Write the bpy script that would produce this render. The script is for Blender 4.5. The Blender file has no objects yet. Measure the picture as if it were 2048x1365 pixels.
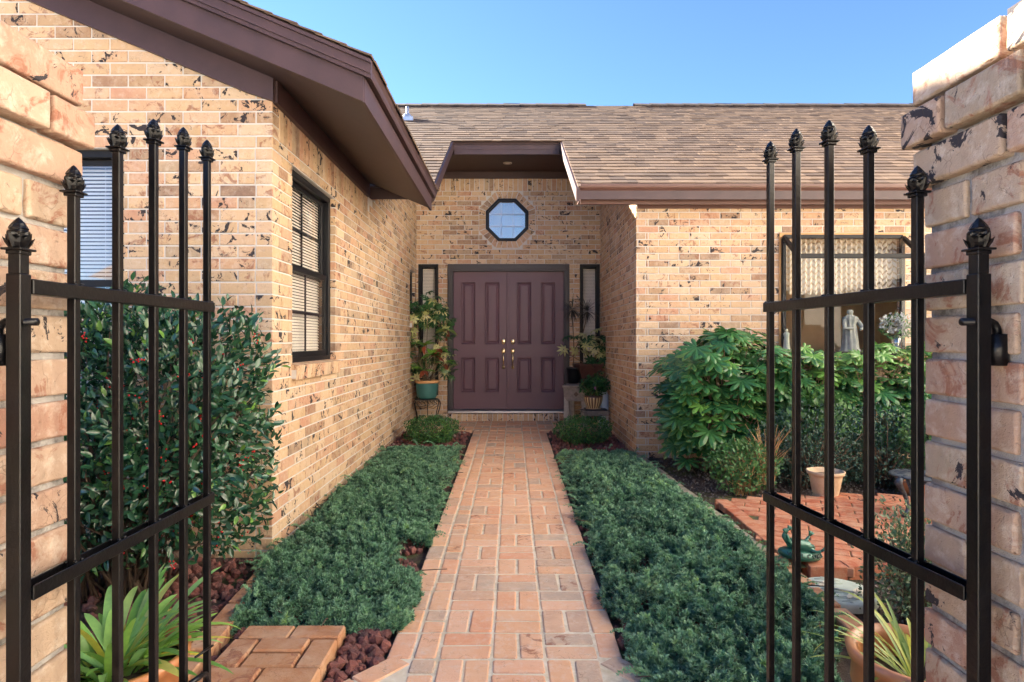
import bpy, math, random
import numpy as np
from mathutils import Vector, Matrix, noise
R = math.radians
rng = random.Random(7)
nrg = np.random.default_rng(11)
S = bpy.context.scene
COL = S.collection

# ------------------------------------------------------------------ camera, world, sun, exposure
F = 1230.0                     # focal length in pixels of the 2048-wide photograph
CAMZ = 1.305
def at(px, py, Y):             # a point of the place at depth Y, from its position in the photograph
    return Vector(((px - 1024.0) * Y / F, Y, CAMZ - (py - 682.5) * Y / F))
cd = bpy.data.cameras.new('camera'); cam = bpy.data.objects.new('camera', cd); COL.objects.link(cam)
cam.location = (0, 0, CAMZ); cam.rotation_euler = (R(90), 0, 0)
cd.sensor_width = 36; cd.lens = F / 2048 * 36; cd.clip_start = 0.02; cd.clip_end = 2000
S.camera = cam
SUN_EL = 25.0
SUN_H = Vector((-0.85, 0.53)).normalized()
w = bpy.data.worlds.new('World'); S.world = w; w.use_nodes = True
wn = w.node_tree.nodes; wl = w.node_tree.links
sky = wn.new('ShaderNodeTexSky'); sky.sky_type = 'NISHITA'; sky.sun_disc = False
sky.sun_elevation = R(SUN_EL); sky.sun_rotation = math.atan2(SUN_H.x, SUN_H.y)
sky.air_density = 0.60; sky.dust_density = 0.0; sky.ozone_density = 5.0; sky.altitude = 20
wl.new(sky.outputs[0], wn['Background'].inputs[0]); wn['Background'].inputs[1].default_value = 0.05
sl = bpy.data.lights.new('sun', 'SUN'); sl.energy = 5.0; sl.angle = R(0.5); sl.color = (1.0, 0.90, 0.76)
so = bpy.data.objects.new('sun', sl); COL.objects.link(so)
sv = Vector((SUN_H.x * math.cos(R(SUN_EL)), SUN_H.y * math.cos(R(SUN_EL)), math.sin(R(SUN_EL))))
so.rotation_euler = sv.to_track_quat('Z', 'Y').to_euler()
so.location = (-6, 3, 8)
S.view_settings.view_transform = 'Standard'; S.view_settings.look = 'None'
S.view_settings.exposure = 3.27; S.view_settings.gamma = 1.0

# ------------------------------------------------------------------ materials
def newmat(name):
    m = bpy.data.materials.new(name); m.use_nodes = True
    nt = m.node_tree
    return m, nt, nt.nodes, nt.links, nt.nodes['Principled BSDF']
def nd(nodes, t, **kw):
    n = nodes.new(t)
    for k, v in kw.items():
        if k in n.inputs: n.inputs[k].default_value = v
        else: setattr(n, k, v)
    return n
def mixc(nt, fac, a, b, blend='MIX'):
    n = nt.nodes.new('ShaderNodeMix'); n.data_type = 'RGBA'; n.blend_type = blend
    for sock, v in ((n.inputs[0], fac), (n.inputs[6], a), (n.inputs[7], b)):
        if hasattr(v, 'links') or hasattr(v, 'is_linked'): nt.links.new(v, sock)
        elif isinstance(v, (int, float)): sock.default_value = v
        else: sock.default_value = (*v[:3], 1)
    return n.outputs[2]
def mth(nt, op, a, b=0.0, c=0.0, clamp=False):
    n = nt.nodes.new('ShaderNodeMath'); n.operation = op; n.use_clamp = clamp
    for i, v in enumerate((a, b, c)):
        if hasattr(v, 'is_linked'): nt.links.new(v, n.inputs[i])
        else: n.inputs[i].default_value = v
    return n.outputs[0]
def ramp(nt, fac, stops, interp='LINEAR'):
    n = nt.nodes.new('ShaderNodeValToRGB'); n.color_ramp.interpolation = interp
    e = n.color_ramp.elements
    while len(e) < len(stops): e.new(0.5)
    for el, (p, c) in zip(e, stops):
        el.position = p; el.color = (*c[:3], 1) if not isinstance(c, (int, float)) else (c, c, c, 1)
    nt.links.new(fac, n.inputs[0])
    return n.outputs[0]
def noi(nt, vec, scale, detail=3, rough=0.55, dist=0.0):
    n = nt.nodes.new('ShaderNodeTexNoise'); n.inputs['Scale'].default_value = scale
    n.inputs['Detail'].default_value = detail; n.inputs['Roughness'].default_value = rough
    n.inputs['Distortion'].default_value = dist
    if vec is not None: nt.links.new(vec, n.inputs['Vector'])
    return n.outputs[0]
def bump(nt, h, strength, dist, bsdf):
    n = nt.nodes.new('ShaderNodeBump'); n.inputs['Strength'].default_value = strength
    n.inputs['Distance'].default_value = dist
    nt.links.new(h, n.inputs['Height']); nt.links.new(n.outputs[0], bsdf.inputs['Normal'])
def objco(nt):
    return nt.nodes.new('ShaderNodeTexCoord').outputs['Object']
def simple(name, c1, c2=None, rough=0.6, metal=0.0, scale=8.0, bs=0.0, bscale=60.0, bd=0.002, coat=0.0, spec=0.5):
    m, nt, n, l, b = newmat(name)
    co = objco(nt)
    if c2 is None: b.inputs['Base Color'].default_value = (*c1, 1)
    else:
        f = ramp(nt, noi(nt, co, scale, 4, 0.6), [(0.35, 0.0), (0.65, 1.0)])
        l.new(mixc(nt, f, c1, c2), b.inputs['Base Color'])
    b.inputs['Roughness'].default_value = rough; b.inputs['Metallic'].default_value = metal
    b.inputs['Specular IOR Level'].default_value = spec
    if coat: b.inputs['Coat Weight'].default_value = coat
    if bs: bump(nt, noi(nt, co, bscale, 4, 0.6), bs, bd, b)
    return m

def brick_mat(name, pal, blotch=0.5, bscale=16.0, lime=0.35, gritty=1.0, stain=0.4, fine=1.0, motc=(0.60, 0.42, 0.27)):
    m, nt, n, l, b = newmat(name)
    g = nt.nodes.new('ShaderNodeNewGeometry'); r = g.outputs['Random Per Island']
    co = objco(nt)
    off = nt.nodes.new('ShaderNodeCombineXYZ')
    l.new(mth(nt, 'MULTIPLY', r, 37.0), off.inputs[0]); l.new(mth(nt, 'MULTIPLY', r, 91.0), off.inputs[1])
    l.new(mth(nt, 'MULTIPLY', r, 53.0), off.inputs[2])
    va = nt.nodes.new('ShaderNodeVectorMath'); va.operation = 'ADD'; l.new(co, va.inputs[0]); l.new(off.outputs[0], va.inputs[1])
    v = va.outputs[0]
    r2 = mth(nt, 'FRACT', mth(nt, 'MULTIPLY', r, 17.31)); r3 = mth(nt, 'FRACT', mth(nt, 'MULTIPLY', r, 71.7))
    k = len(pal)
    base = ramp(nt, r, [(i / (k - 1), c) for i, c in enumerate(pal)])
    mot = noi(nt, v, 9, 5, 0.65, 0.4)
    base = mixc(nt, ramp(nt, mot, [(0.38, 0.0), (0.68, 0.55)]), base, motc, 'MIX')
    base = mixc(nt, ramp(nt, noi(nt, v, 30, 6, 0.8), [(0.55, 0.0), (0.75, 0.45)]), base, tuple(x * 0.55 for x in pal[0]))
    # rusty stains
    st = ramp(nt, noi(nt, v, 12, 5, 0.7, 1.2), [(0.54, 0.0), (0.62, 1.0)])
    st = mth(nt, 'MULTIPLY', st, mth(nt, 'MULTIPLY', mth(nt, 'LESS_THAN', r3, stain), 0.75))
    base = mixc(nt, st, base, (0.26, 0.095, 0.055))
    # lime haze
    lm = mth(nt, 'MULTIPLY', ramp(nt, noi(nt, v, 22, 6, 0.75, 0.3), [(0.5, 0.0), (0.72, 1.0)]), lime)
    base = mixc(nt, lm, base, (0.70, 0.62, 0.52))
    # crisp blue-black kiln marks on some of the bricks
    bn = noi(nt, v, bscale, 8, 0.68, 0.9)
    thr = mth(nt, 'SUBTRACT', 0.90, mth(nt, 'MULTIPLY', mth(nt, 'GREATER_THAN', r2, 1 - blotch), mth(nt, 'ADD', 0.285, mth(nt, 'MULTIPLY', r3, 0.075))))
    bl = mth(nt, 'MULTIPLY', mth(nt, 'SUBTRACT', bn, thr), 60.0, clamp=True)
    base = mixc(nt, bl, base, (0.035, 0.030, 0.034))
    # fine cracks
    ck = nt.nodes.new('ShaderNodeTexVoronoi'); ck.feature = 'DISTANCE_TO_EDGE'; ck.inputs['Scale'].default_value = 18
    wv = nt.nodes.new('ShaderNodeVectorMath'); wv.operation = 'MULTIPLY_ADD'
    nc = nt.nodes.new('ShaderNodeTexNoise'); nc.inputs['Scale'].default_value = 25; l.new(v, nc.inputs['Vector'])
    l.new(nc.outputs['Color'], wv.inputs[0]); wv.inputs[1].default_value = (0.07,) * 3; l.new(v, wv.inputs[2]); l.new(wv.outputs[0], ck.inputs['Vector'])
    crk = mth(nt, 'LESS_THAN', ck.outputs['Distance'], 0.011)
    crk = mth(nt, 'MULTIPLY', crk, ramp(nt, noi(nt, v, 7, 2), [(0.56, 0.0), (0.60, 0.45)]))
    base = mixc(nt, crk, base, (0.12, 0.07, 0.05))
    l.new(base, b.inputs['Base Color'])
    b.inputs['Roughness'].default_value = 0.85; b.inputs['Specular IOR Level'].default_value = 0.3
    h = mth(nt, 'ADD', mth(nt, 'MULTIPLY', noi(nt, v, 45 * fine, 6, 0.7), 1.0), mth(nt, 'MULTIPLY', noi(nt, v, 260, 3, 0.7), 0.35))
    h = mth(nt, 'SUBTRACT', h, mth(nt, 'MULTIPLY', crk, 0.5))
    pit = ramp(nt, noi(nt, v, 75, 3, 0.6), [(0.60, 0.0), (0.68, 1.0)])
    h = mth(nt, 'SUBTRACT', h, mth(nt, 'MULTIPLY', pit, 0.35))
    bump(nt, h, min(1.0, 0.55 * gritty), 0.006 / fine, b)
    return m
WALLPAL = [(0.30, 0.17, 0.11), (0.50, 0.34, 0.19), (0.56, 0.38, 0.22), (0.62, 0.43, 0.26), (0.54, 0.31, 0.18), (0.63, 0.47, 0.31), (0.50, 0.26, 0.165), (0.60, 0.41, 0.24), (0.64, 0.48, 0.33), (0.46, 0.34, 0.22), (0.24, 0.15, 0.105)]
mBrick = brick_mat('wall_brick', WALLPAL, 0.60, 12.5, 0.40, 1.3, 0.5)
mPier = brick_mat('pier_brick', [(0.36, 0.25, 0.17), (0.41, 0.31, 0.22), (0.38, 0.22, 0.155), (0.44, 0.34, 0.25), (0.31, 0.245, 0.17), (0.42, 0.265, 0.19), (0.44, 0.33, 0.24), (0.32, 0.14, 0.095)], 0.45, 13, 0.50, 2.0, 0.65, 2.2, (0.46, 0.34, 0.25))
mPave = brick_mat('paver_brick', [(0.66, 0.35, 0.19), (0.72, 0.43, 0.26), (0.68, 0.32, 0.18), (0.72, 0.44, 0.29), (0.70, 0.38, 0.22), (0.44, 0.35, 0.27), (0.69, 0.35, 0.20), (0.74, 0.46, 0.29)], 0.0, 18, 0.45, 1.0, 0.10, 1.0, (0.72, 0.47, 0.31))
mPaveRed = brick_mat('patio_brick', [(0.34, 0.095, 0.042), (0.42, 0.13, 0.06), (0.37, 0.10, 0.048), (0.46, 0.15, 0.07)], 0.06, 16, 0.12, 0.9, 0.2)
mEdge = brick_mat('edging_brick', [(0.42, 0.18, 0.08), (0.46, 0.22, 0.10), (0.44, 0.19, 0.09)], 0.02, 16, 0.12, 1.0, 0.3)
def mortar_mat(name, c1, c2, dark=(0.10, 0.09, 0.08), damt=0.0, bs=0.6):
    m, nt, n, l, b = newmat(name); co = objco(nt)
    c = mixc(nt, ramp(nt, noi(nt, co, 14, 5, 0.7), [(0.35, 0.0), (0.65, 1.0)]), c1, c2)
    c = mixc(nt, mth(nt, 'MULTIPLY', ramp(nt, noi(nt, co, 5, 6, 0.75), [(0.5, 0.0), (0.62, 1.0)]), damt), c, dark)
    l.new(c, b.inputs['Base Color']); b.inputs['Roughness'].default_value = 0.95; b.inputs['Specular IOR Level'].default_value = 0.2
    bump(nt, noi(nt, co, 180, 5, 0.75), bs, 0.004, b)
    return m
mMortar = mortar_mat('wall_mortar', (0.58, 0.55, 0.51), (0.66, 0.63, 0.59))
mMortarP = mortar_mat('pier_mortar', (0.36, 0.34, 0.32), (0.46, 0.43, 0.40), damt=0.85, bs=1.0)
mMortarPath = mortar_mat('path_mortar', (0.62, 0.52, 0.36), (0.74, 0.67, 0.54), damt=0.3, dark=(0.20, 0.17, 0.09))
mBrown = simple('brown_paint', (0.050, 0.026, 0.026), (0.066, 0.034, 0.034), 0.5, scale=5, bs=0.3, bscale=70)
mGutter = simple('gutter_metal', (0.12, 0.058, 0.046), (0.135, 0.066, 0.052), 0.42)
mSoffit = simple('soffit_paint', (0.042, 0.021, 0.020), (0.050, 0.025, 0.023), 0.6, bs=0.1)
mDoor = simple('door_paint', (0.128, 0.062, 0.082), (0.140, 0.070, 0.092), 0.45, scale=2)
mDoorFr = simple('door_frame_paint', (0.055, 0.048, 0.050), None, 0.5)
mBlack = simple('window_black', (0.009, 0.009, 0.011), None, 0.45, spec=0.25)
mIron = simple('iron_paint', (0.0024, 0.0022, 0.0028), (0.0045, 0.0042, 0.005), 0.30, metal=0.0, scale=30, bs=0.35, bscale=110, bd=0.002, spec=0.32)
mBrass = simple('brass', (0.72, 0.58, 0.36), None, 0.22, metal=1.0)
mAlu = simple('aluminium', (0.62, 0.62, 0.64), None, 0.35, metal=0.7)
mBlind = simple('blind_slat', (0.60, 0.53, 0.44), None, 0.5)
mBlindW = simple('blind_slat_pale', (0.66, 0.66, 0.62), None, 0.5)
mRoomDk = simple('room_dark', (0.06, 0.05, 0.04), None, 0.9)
mRoomTan = simple('room_plaster', (0.70, 0.50, 0.26), (0.74, 0.54, 0.29), 0.9)
mRoomPale = simple('room_white', (0.82, 0.85, 0.88), None, 0.9)
def glass_mat(name, refl, tint=(1, 1, 1)):
    m, nt, n, l, b = newmat(name); n.remove(b)
    gl = nt.nodes.new('ShaderNodeBsdfGlossy'); gl.inputs['Roughness'].default_value = 0.01; gl.inputs['Color'].default_value = (1.0, 0.96, 0.92, 1)
    tr = nt.nodes.new('ShaderNodeBsdfTransparent'); tr.inputs['Color'].default_value = (*tint, 1)
    lw = nt.nodes.new('ShaderNodeFresnel'); lw.inputs['IOR'].default_value = 1.5
    gg = nt.nodes.new('ShaderNodeNewGeometry')
    f = mth(nt, 'MULTIPLY', mth(nt, 'ADD', lw.outputs[0], refl, clamp=True), mth(nt, 'SUBTRACT', 1.0, gg.outputs['Backfacing']))
    mx = nt.nodes.new('ShaderNodeMixShader'); l.new(f, mx.inputs[0]); l.new(tr.outputs[0], mx.inputs[1]); l.new(gl.outputs[0], mx.inputs[2])
    co = objco(nt); bn = nt.nodes.new('ShaderNodeBump'); bn.inputs['Strength'].default_value = 0.04; bn.inputs['Distance'].default_value = 0.01
    l.new(noi(nt, co, 2.5, 2), bn.inputs['Height']); l.new(bn.outputs[0], gl.inputs['Normal'])
    l.new(mx.outputs[0], n['Material Output'].inputs[0])
    return m
mGlass = glass_mat('window_glass', 0.05)
mGlassHi = glass_mat('window_glass_coated', 0.40)
def shingle_mat():
    m, nt, n, l, b = newmat('roof_shingle'); g = nt.nodes.new('ShaderNodeNewGeometry'); r = g.outputs['Random Per Island']; co = objco(nt)
    c = ramp(nt, r, [(0.0, (0.065, 0.042, 0.032)), (0.25, (0.11, 0.071, 0.048)), (0.5, (0.165, 0.109, 0.071)), (0.75, (0.215, 0.145, 0.096)), (1.0, (0.10, 0.067, 0.052))])
    c = mixc(nt, mth(nt, 'MULTIPLY', noi(nt, co, 240, 2, 0.6), 0.55), c, (0.12, 0.09, 0.075))
    c = mixc(nt, ramp(nt, noi(nt, co, 0.9, 4, 0.6), [(0.42, 0.0), (0.7, 0.35)]), c, (0.13, 0.10, 0.085))
    l.new(c, b.inputs['Base Color']); b.inputs['Roughness'].default_value = 0.95; b.inputs['Specular IOR Level'].default_value = 0.2
    bump(nt, noi(nt, co, 400, 2, 0.6), 0.5, 0.003, b)
    return m
mShingle = shingle_mat()
mRidge = simple('ridge_cap', (0.055, 0.042, 0.038), (0.10, 0.075, 0.06), 0.9)
def leaf_mat(name, cols, rough=0.35, edge=None, trans=0.18, spec=0.5, edge_lo=0.55, dead=0.0):
    m, nt, n, l, b = newmat(name)
    a = nt.nodes.new('ShaderNodeAttribute'); a.attribute_name = 'rnd'
    k = len(cols)
    c = ramp(nt, a.outputs['Fac'], [(i / (k - 1), q) for i, q in enumerate(cols)])
    co = objco(nt)
    hs = nt.nodes.new('ShaderNodeHueSaturation'); nt.links.new(c, hs.inputs['Color']); hs.inputs['Hue'].default_value = 0.485; hs.inputs['Value'].default_value = 1.45
    c = mixc(nt, ramp(nt, noi(nt, co, 40, 3), [(0.35, 0.0), (0.7, 0.5)]), c, hs.outputs[0])
    if dead:
        c = mixc(nt, mth(nt, 'MULTIPLY', ramp(nt, noi(nt, co, 7, 4, 0.7), [(0.60, 0.0), (0.70, 1.0)]), dead), c, (0.13, 0.085, 0.045))
    if edge:
        e = nt.nodes.new('ShaderNodeAttribute'); e.attribute_name = 'edge'
        f = mth(nt, 'MULTIPLY', ramp(nt, e.outputs['Fac'], [(edge_lo, 0.0), (1.0, 1.0)]), mth(nt, 'FRACT', mth(nt, 'MULTIPLY', a.outputs['Fac'], 7.7)))
        c = mixc(nt, f, c, edge)
    l.new(c, b.inputs['Base Color']); b.inputs['Roughness'].default_value = rough
    b.inputs['Specular IOR Level'].default_value = spec
    if trans:
        tl = nt.nodes.new('ShaderNodeBsdfTranslucent'); l.new(c, tl.inputs['Color'])
        mx = nt.nodes.new('ShaderNodeMixShader'); mx.inputs[0].default_value = trans
        l.new(b.outputs[0], mx.inputs[1]); l.new(tl.outputs[0], mx.inputs[2]); l.new(mx.outputs[0], n['Material Output'].inputs[0])
    return m
mHolly = leaf_mat('holly_leaf', [(0.012, 0.050, 0.026), (0.022, 0.078, 0.038), (0.040, 0.120, 0.055), (0.040, 0.09, 0.055), (0.16, 0.34, 0.06)], 0.22, spec=0.75)
mJuni = leaf_mat('juniper_needle', [(0.014, 0.050, 0.026), (0.055, 0.150, 0.075), (0.090, 0.215, 0.110), (0.19, 0.37, 0.21), (0.20, 0.36, 0.10)], 0.55, edge=(0.28, 0.48, 0.33), trans=0.1, edge_lo=0.3, dead=0.55)  # needle tips are paler, brightened further as painted highlights
mFats = leaf_mat('fatsia_leaf', [(0.020, 0.085, 0.034), (0.034, 0.125, 0.042), (0.050, 0.165, 0.048), (0.030, 0.11, 0.044), (0.13, 0.30, 0.055)], 0.26, edge=(0.26, 0.36, 0.06), edge_lo=0.80)
mBox = leaf_mat('boxwood_leaf', [(0.016, 0.075, 0.022), (0.026, 0.11, 0.030), (0.04, 0.15, 0.035), (0.12, 0.25, 0.04)], 0.4)
mShrub = leaf_mat('shrub_leaf', [(0.035, 0.11, 0.030), (0.055, 0.16, 0.045), (0.09, 0.21, 0.06), (0.05, 0.13, 0.04)], 0.45)
mShrubBlue = leaf_mat('grey_shrub_leaf', [(0.022, 0.060, 0.045), (0.040, 0.095, 0.070), (0.075, 0.145, 0.105)], 0.45)
mAbel = leaf_mat('abelia_leaf', [(0.035, 0.085, 0.045), (0.065, 0.14, 0.065), (0.13, 0.21, 0.10), (0.22, 0.25, 0.12)], 0.4)
mStrap = leaf_mat('strap_leaf', [(0.10, 0.26, 0.05), (0.16, 0.36, 0.06), (0.27, 0.48, 0.09), (0.20, 0.42, 0.14), (0.62, 0.50, 0.06)], 0.38, trans=0.3)
mStrapY = leaf_mat('variegated_strap_leaf', [(0.12, 0.26, 0.07), (0.28, 0.40, 0.08), (0.45, 0.50, 0.10), (0.16, 0.30, 0.10)], 0.38, trans=0.3)
mSchef = leaf_mat('schefflera_leaf', [(0.020, 0.075, 0.028), (0.035, 0.115, 0.038), (0.05, 0.14, 0.04), (0.42, 0.45, 0.15), (0.60, 0.56, 0.28)], 0.3)
mCroton = leaf_mat('croton_leaf', [(0.16, 0.34, 0.04), (0.10, 0.24, 0.04), (0.17, 0.05, 0.025), (0.30, 0.07, 0.03), (0.45, 0.12, 0.06)], 0.3)
mDrac = leaf_mat('dracaena_leaf', [(0.030, 0.030, 0.020), (0.055, 0.045, 0.030), (0.04, 0.05, 0.03), (0.09, 0.06, 0.045)], 0.4)
mStem = simple('stem_bark', (0.16, 0.11, 0.065), (0.24, 0.17, 0.10), 0.8, scale=30)
mStemDk = simple('dark_twig', (0.07, 0.045, 0.03), (0.11, 0.07, 0.045), 0.85, scale=30)
mStraw = simple('dry_stalk', (0.50, 0.32, 0.14), (0.42, 0.20, 0.10), 0.7, scale=20)
mBerry = simple('berry_red', (0.50, 0.012, 0.012), None, 0.25)
mTerra = simple('terracotta', (0.44, 0.17, 0.065), (0.50, 0.22, 0.09), 0.42, scale=6, bs=0.1, coat=0.25)
mTerraOld = simple('sandy_pot', (0.52, 0.36, 0.22), (0.60, 0.45, 0.30), 0.8, scale=18, bs=0.3)
mTeal = simple('teal_glaze', (0.040, 0.145, 0.135), (0.048, 0.165, 0.15), 0.45)
mRim = simple('orange_rim', (0.60, 0.32, 0.13), None, 0.6)
mPotBrown = simple('brown_glaze', (0.075, 0.035, 0.028), (0.10, 0.045, 0.032), 0.3)
mPotBlack = simple('black_plastic', (0.015, 0.015, 0.016), None, 0.4)
mWood = simple('weathered_wood', (0.20, 0.165, 0.135), (0.30, 0.26, 0.22), 0.85, scale=25, bs=0.4, bscale=60)
mWoodPale = simple('pale_weathered_wood', (0.34, 0.31, 0.27), (0.44, 0.41, 0.36), 0.85, scale=25, bs=0.4)
mSoil = simple('potting_soil', (0.035, 0.022, 0.015), (0.06, 0.04, 0.028), 0.95, scale=60, bs=0.8, bscale=120, bd=0.01)
mBronze = simple('green_bronze', (0.016, 0.095, 0.070), (0.028, 0.14, 0.10), 0.38, metal=0.25, scale=15, coat=0.3)
mBronzeDk = simple('green_bronze_groove', (0.006, 0.035, 0.028), None, 0.6)
mSlate = simple('sage_stone', (0.36, 0.42, 0.35), (0.46, 0.52, 0.44), 0.8, scale=14, bs=0.4)
mSlateTan = simple('tan_stone', (0.55, 0.50, 0.36), (0.62, 0.56, 0.42), 0.8, scale=14)
mPatina = simple('patina_iron', (0.035, 0.045, 0.060), (0.09, 0.11, 0.13), 0.5, metal=0.4, scale=35, bs=0.4)
mWhite = simple('white_glaze', (0.62, 0.70, 0.82), None, 0.4)
mStatue = simple('statue_plaster', (0.20, 0.225, 0.21), (0.30, 0.32, 0.29), 0.8, scale=20)
mStatueW = simple('figurine_white', (0.42, 0.46, 0.37), None, 0.6)
mPetal = simple('white_petal', (0.50, 0.53, 0.53), None, 0.6)
mLace = simple('lace_cloth', (0.72, 0.64, 0.50), None, 0.9)
mTrimWood = simple('varnished_trim', (0.50, 0.26, 0.09), (0.56, 0.30, 0.11), 0.5)
mViolet = simple('violet_petal', (0.35, 0.12, 0.36), None, 0.6)

# ------------------------------------------------------------------ mesh builder and object helpers
class MB:
    def __init__(s): s.v = []; s.f = []; s.m = []; s.sm = []
    def add(s, vs, fs, mi=0, smooth=False):
        o = len(s.v); s.v.extend([tuple(x) for x in vs])
        for f in fs: s.f.append(tuple(i + o for i in f)); s.m.append(mi); s.sm.append(smooth)
    def box(s, lo, hi, mi=0, M=None):
        x0, y0, z0 = lo; x1, y1, z1 = hi
        vs = [Vector(p) for p in ((x0,y0,z0),(x1,y0,z0),(x1,y1,z0),(x0,y1,z0),(x0,y0,z1),(x1,y0,z1),(x1,y1,z1),(x0,y1,z1))]
        if M is not None: vs = [M @ p for p in vs]
        s.add(vs, [(0,3,2,1),(4,5,6,7),(0,1,5,4),(1,2,6,5),(2,3,7,6),(3,0,4,7)], mi)
    def cbox(s, lo, hi, c=0.003, mi=0, M=None):         # box with chamfered edges
        lo = Vector(lo); hi = Vector(hi); c = min(c, *(0.45 * (hi - lo)[i] for i in range(3)))
        vs = []; idx = {}
        for ix in (0, 1):
            for iy in (0, 1):
                for iz in (0, 1):
                    p = [(lo, hi)[ix][0], (lo, hi)[iy][1], (lo, hi)[iz][2]]; sg = [1 - 2 * ix, 1 - 2 * iy, 1 - 2 * iz]
                    for a in range(3):
                        q = list(p)
                        for b in range(3):
                            if b != a: q[b] += sg[b] * c
                        idx[(ix, iy, iz, a)] = len(vs); vs.append(Vector(q))
        fs = []
        for a in range(3):                             # main faces
            b, d = [k for k in range(3) if k != a]
            for sdx in (0, 1):
                q = []
                for (i, j) in ((0,0),(1,0),(1,1),(0,1)):
                    k = [0, 0, 0]; k[a] = sdx; k[b] = i; k[d] = j; q.append(idx[(*k, a)])
                if (sdx == 0) != (a == 1): q.reverse()
                fs.append(q)
        for a in range(3):                             # edge faces along axis a
            b, d = [k for k in range(3) if k != a]
            for i in (0, 1):
                for j in (0, 1):
                    k0 = [0,0,0]; k1 = [0,0,0]; k0[a] = 0; k1[a] = 1; k0[b] = k1[b] = i; k0[d] = k1[d] = j
                    fs.append([idx[(*k0, b)], idx[(*k1, b)], idx[(*k1, d)], idx[(*k0, d)]])
        for ix in (0, 1):
            for iy in (0, 1):
                for iz in (0, 1): fs.append([idx[(ix, iy, iz, 0)], idx[(ix, iy, iz, 1)], idx[(ix, iy, iz, 2)]])
        if M is not None: vs = [M @ p for p in vs]
        s.add(vs, fs, mi)
    def tube(s, pts, r, n=8, mi=0, smooth=True, cap=True):
        pts = [Vector(p) for p in pts]; rr = r if isinstance(r, (list, tuple)) else [r] * len(pts)
        o = []; prev = None
        for i, p in enumerate(pts):
            t = (pts[min(i + 1, len(pts) - 1)] - pts[max(i - 1, 0)])
            t = t.normalized() if t.length > 1e-9 else Vector((0, 0, 1))
            if prev is None:
                u = t.orthogonal().normalized()
            else:
                u = (prev - t * prev.dot(t)); u = u.normalized() if u.length > 1e-6 else t.orthogonal().normalized()
            prev = u; v = t.cross(u)
            for k in range(n):
                a = 2 * math.pi * k / n; o.append(p + (u * math.cos(a) + v * math.sin(a)) * rr[i])
        fs = []
        for i in range(len(pts) - 1):
            for k in range(n): fs.append((i*n+k, i*n+(k+1)%n, (i+1)*n+(k+1)%n, (i+1)*n+k))
        if cap: fs.append(tuple(reversed(range(n)))); fs.append(tuple((len(pts)-1)*n + k for k in range(n)))
        s.add(o, fs, mi, smooth)
    def lathe(s, prof, n=24, c=(0,0,0), mi=0, smooth=True, fn=None, cap=False):
        o = []
        for (r, z) in prof:
            for k in range(n):
                a = 2 * math.pi * k / n; rr = r * (fn(a, z) if fn else 1)
                o.append((c[0] + rr * math.cos(a), c[1] + rr * math.sin(a), c[2] + z))
        fs = [(i*n+k, i*n+(k+1)%n, (i+1)*n+(k+1)%n, (i+1)*n+k) for i in range(len(prof)-1) for k in range(n)]
        if cap: fs.append(tuple(reversed(range(n)))); fs.append(tuple((len(prof)-1)*n+k for k in range(n)))
        s.add(o, fs, mi, smooth)
    def prism(s, poly, d, mi=0):                         # poly: planar points; d: extrusion vector
        n = len(poly); poly = [Vector(p) for p in poly]; d = Vector(d)
        s.add(poly + [p + d for p in poly], [tuple(reversed(range(n))), tuple(range(n, 2*n))] + [(k, (k+1)%n, n+(k+1)%n, n+k) for k in range(n)], mi)
    def build(s, name, mats, parent=None, loc=(0,0,0)):
        if not isinstance(mats, (list, tuple)): mats = [mats]
        me = bpy.data.meshes.new(name); me.from_pydata([tuple(v) for v in s.v], [], s.f); me.update()
        for m in mats: me.materials.append(m)
        me.polygons.foreach_set('material_index', s.m); me.polygons.foreach_set('use_smooth', s.sm)
        me.update()
        return link(name, me, parent, loc)
def link(name, me, parent=None, loc=(0,0,0)):
    o = bpy.data.objects.new(name, me); COL.objects.link(o); o.location = loc
    if parent is not None: o.parent = parent
    return o
def tag(o, label=None, cat=None, group=None, kind=None):
    if label: o['label'] = label
    if cat: o['category'] = cat
    if group: o['group'] = group
    if kind: o['kind'] = kind
    return o
def empty(name, loc=(0,0,0), rz=0.0, label=None, cat=None, group=None):
    o = bpy.data.objects.new(name, None); COL.objects.link(o); o.location = loc; o.rotation_euler.z = rz; o.empty_display_size = 0.1
    return tag(o, label, cat, group)
def fix_normals(o):
    import bmesh
    bm = bmesh.new(); bm.from_mesh(o.data); bmesh.ops.recalc_face_normals(bm, faces=bm.faces); bm.to_mesh(o.data); bm.free()

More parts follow.
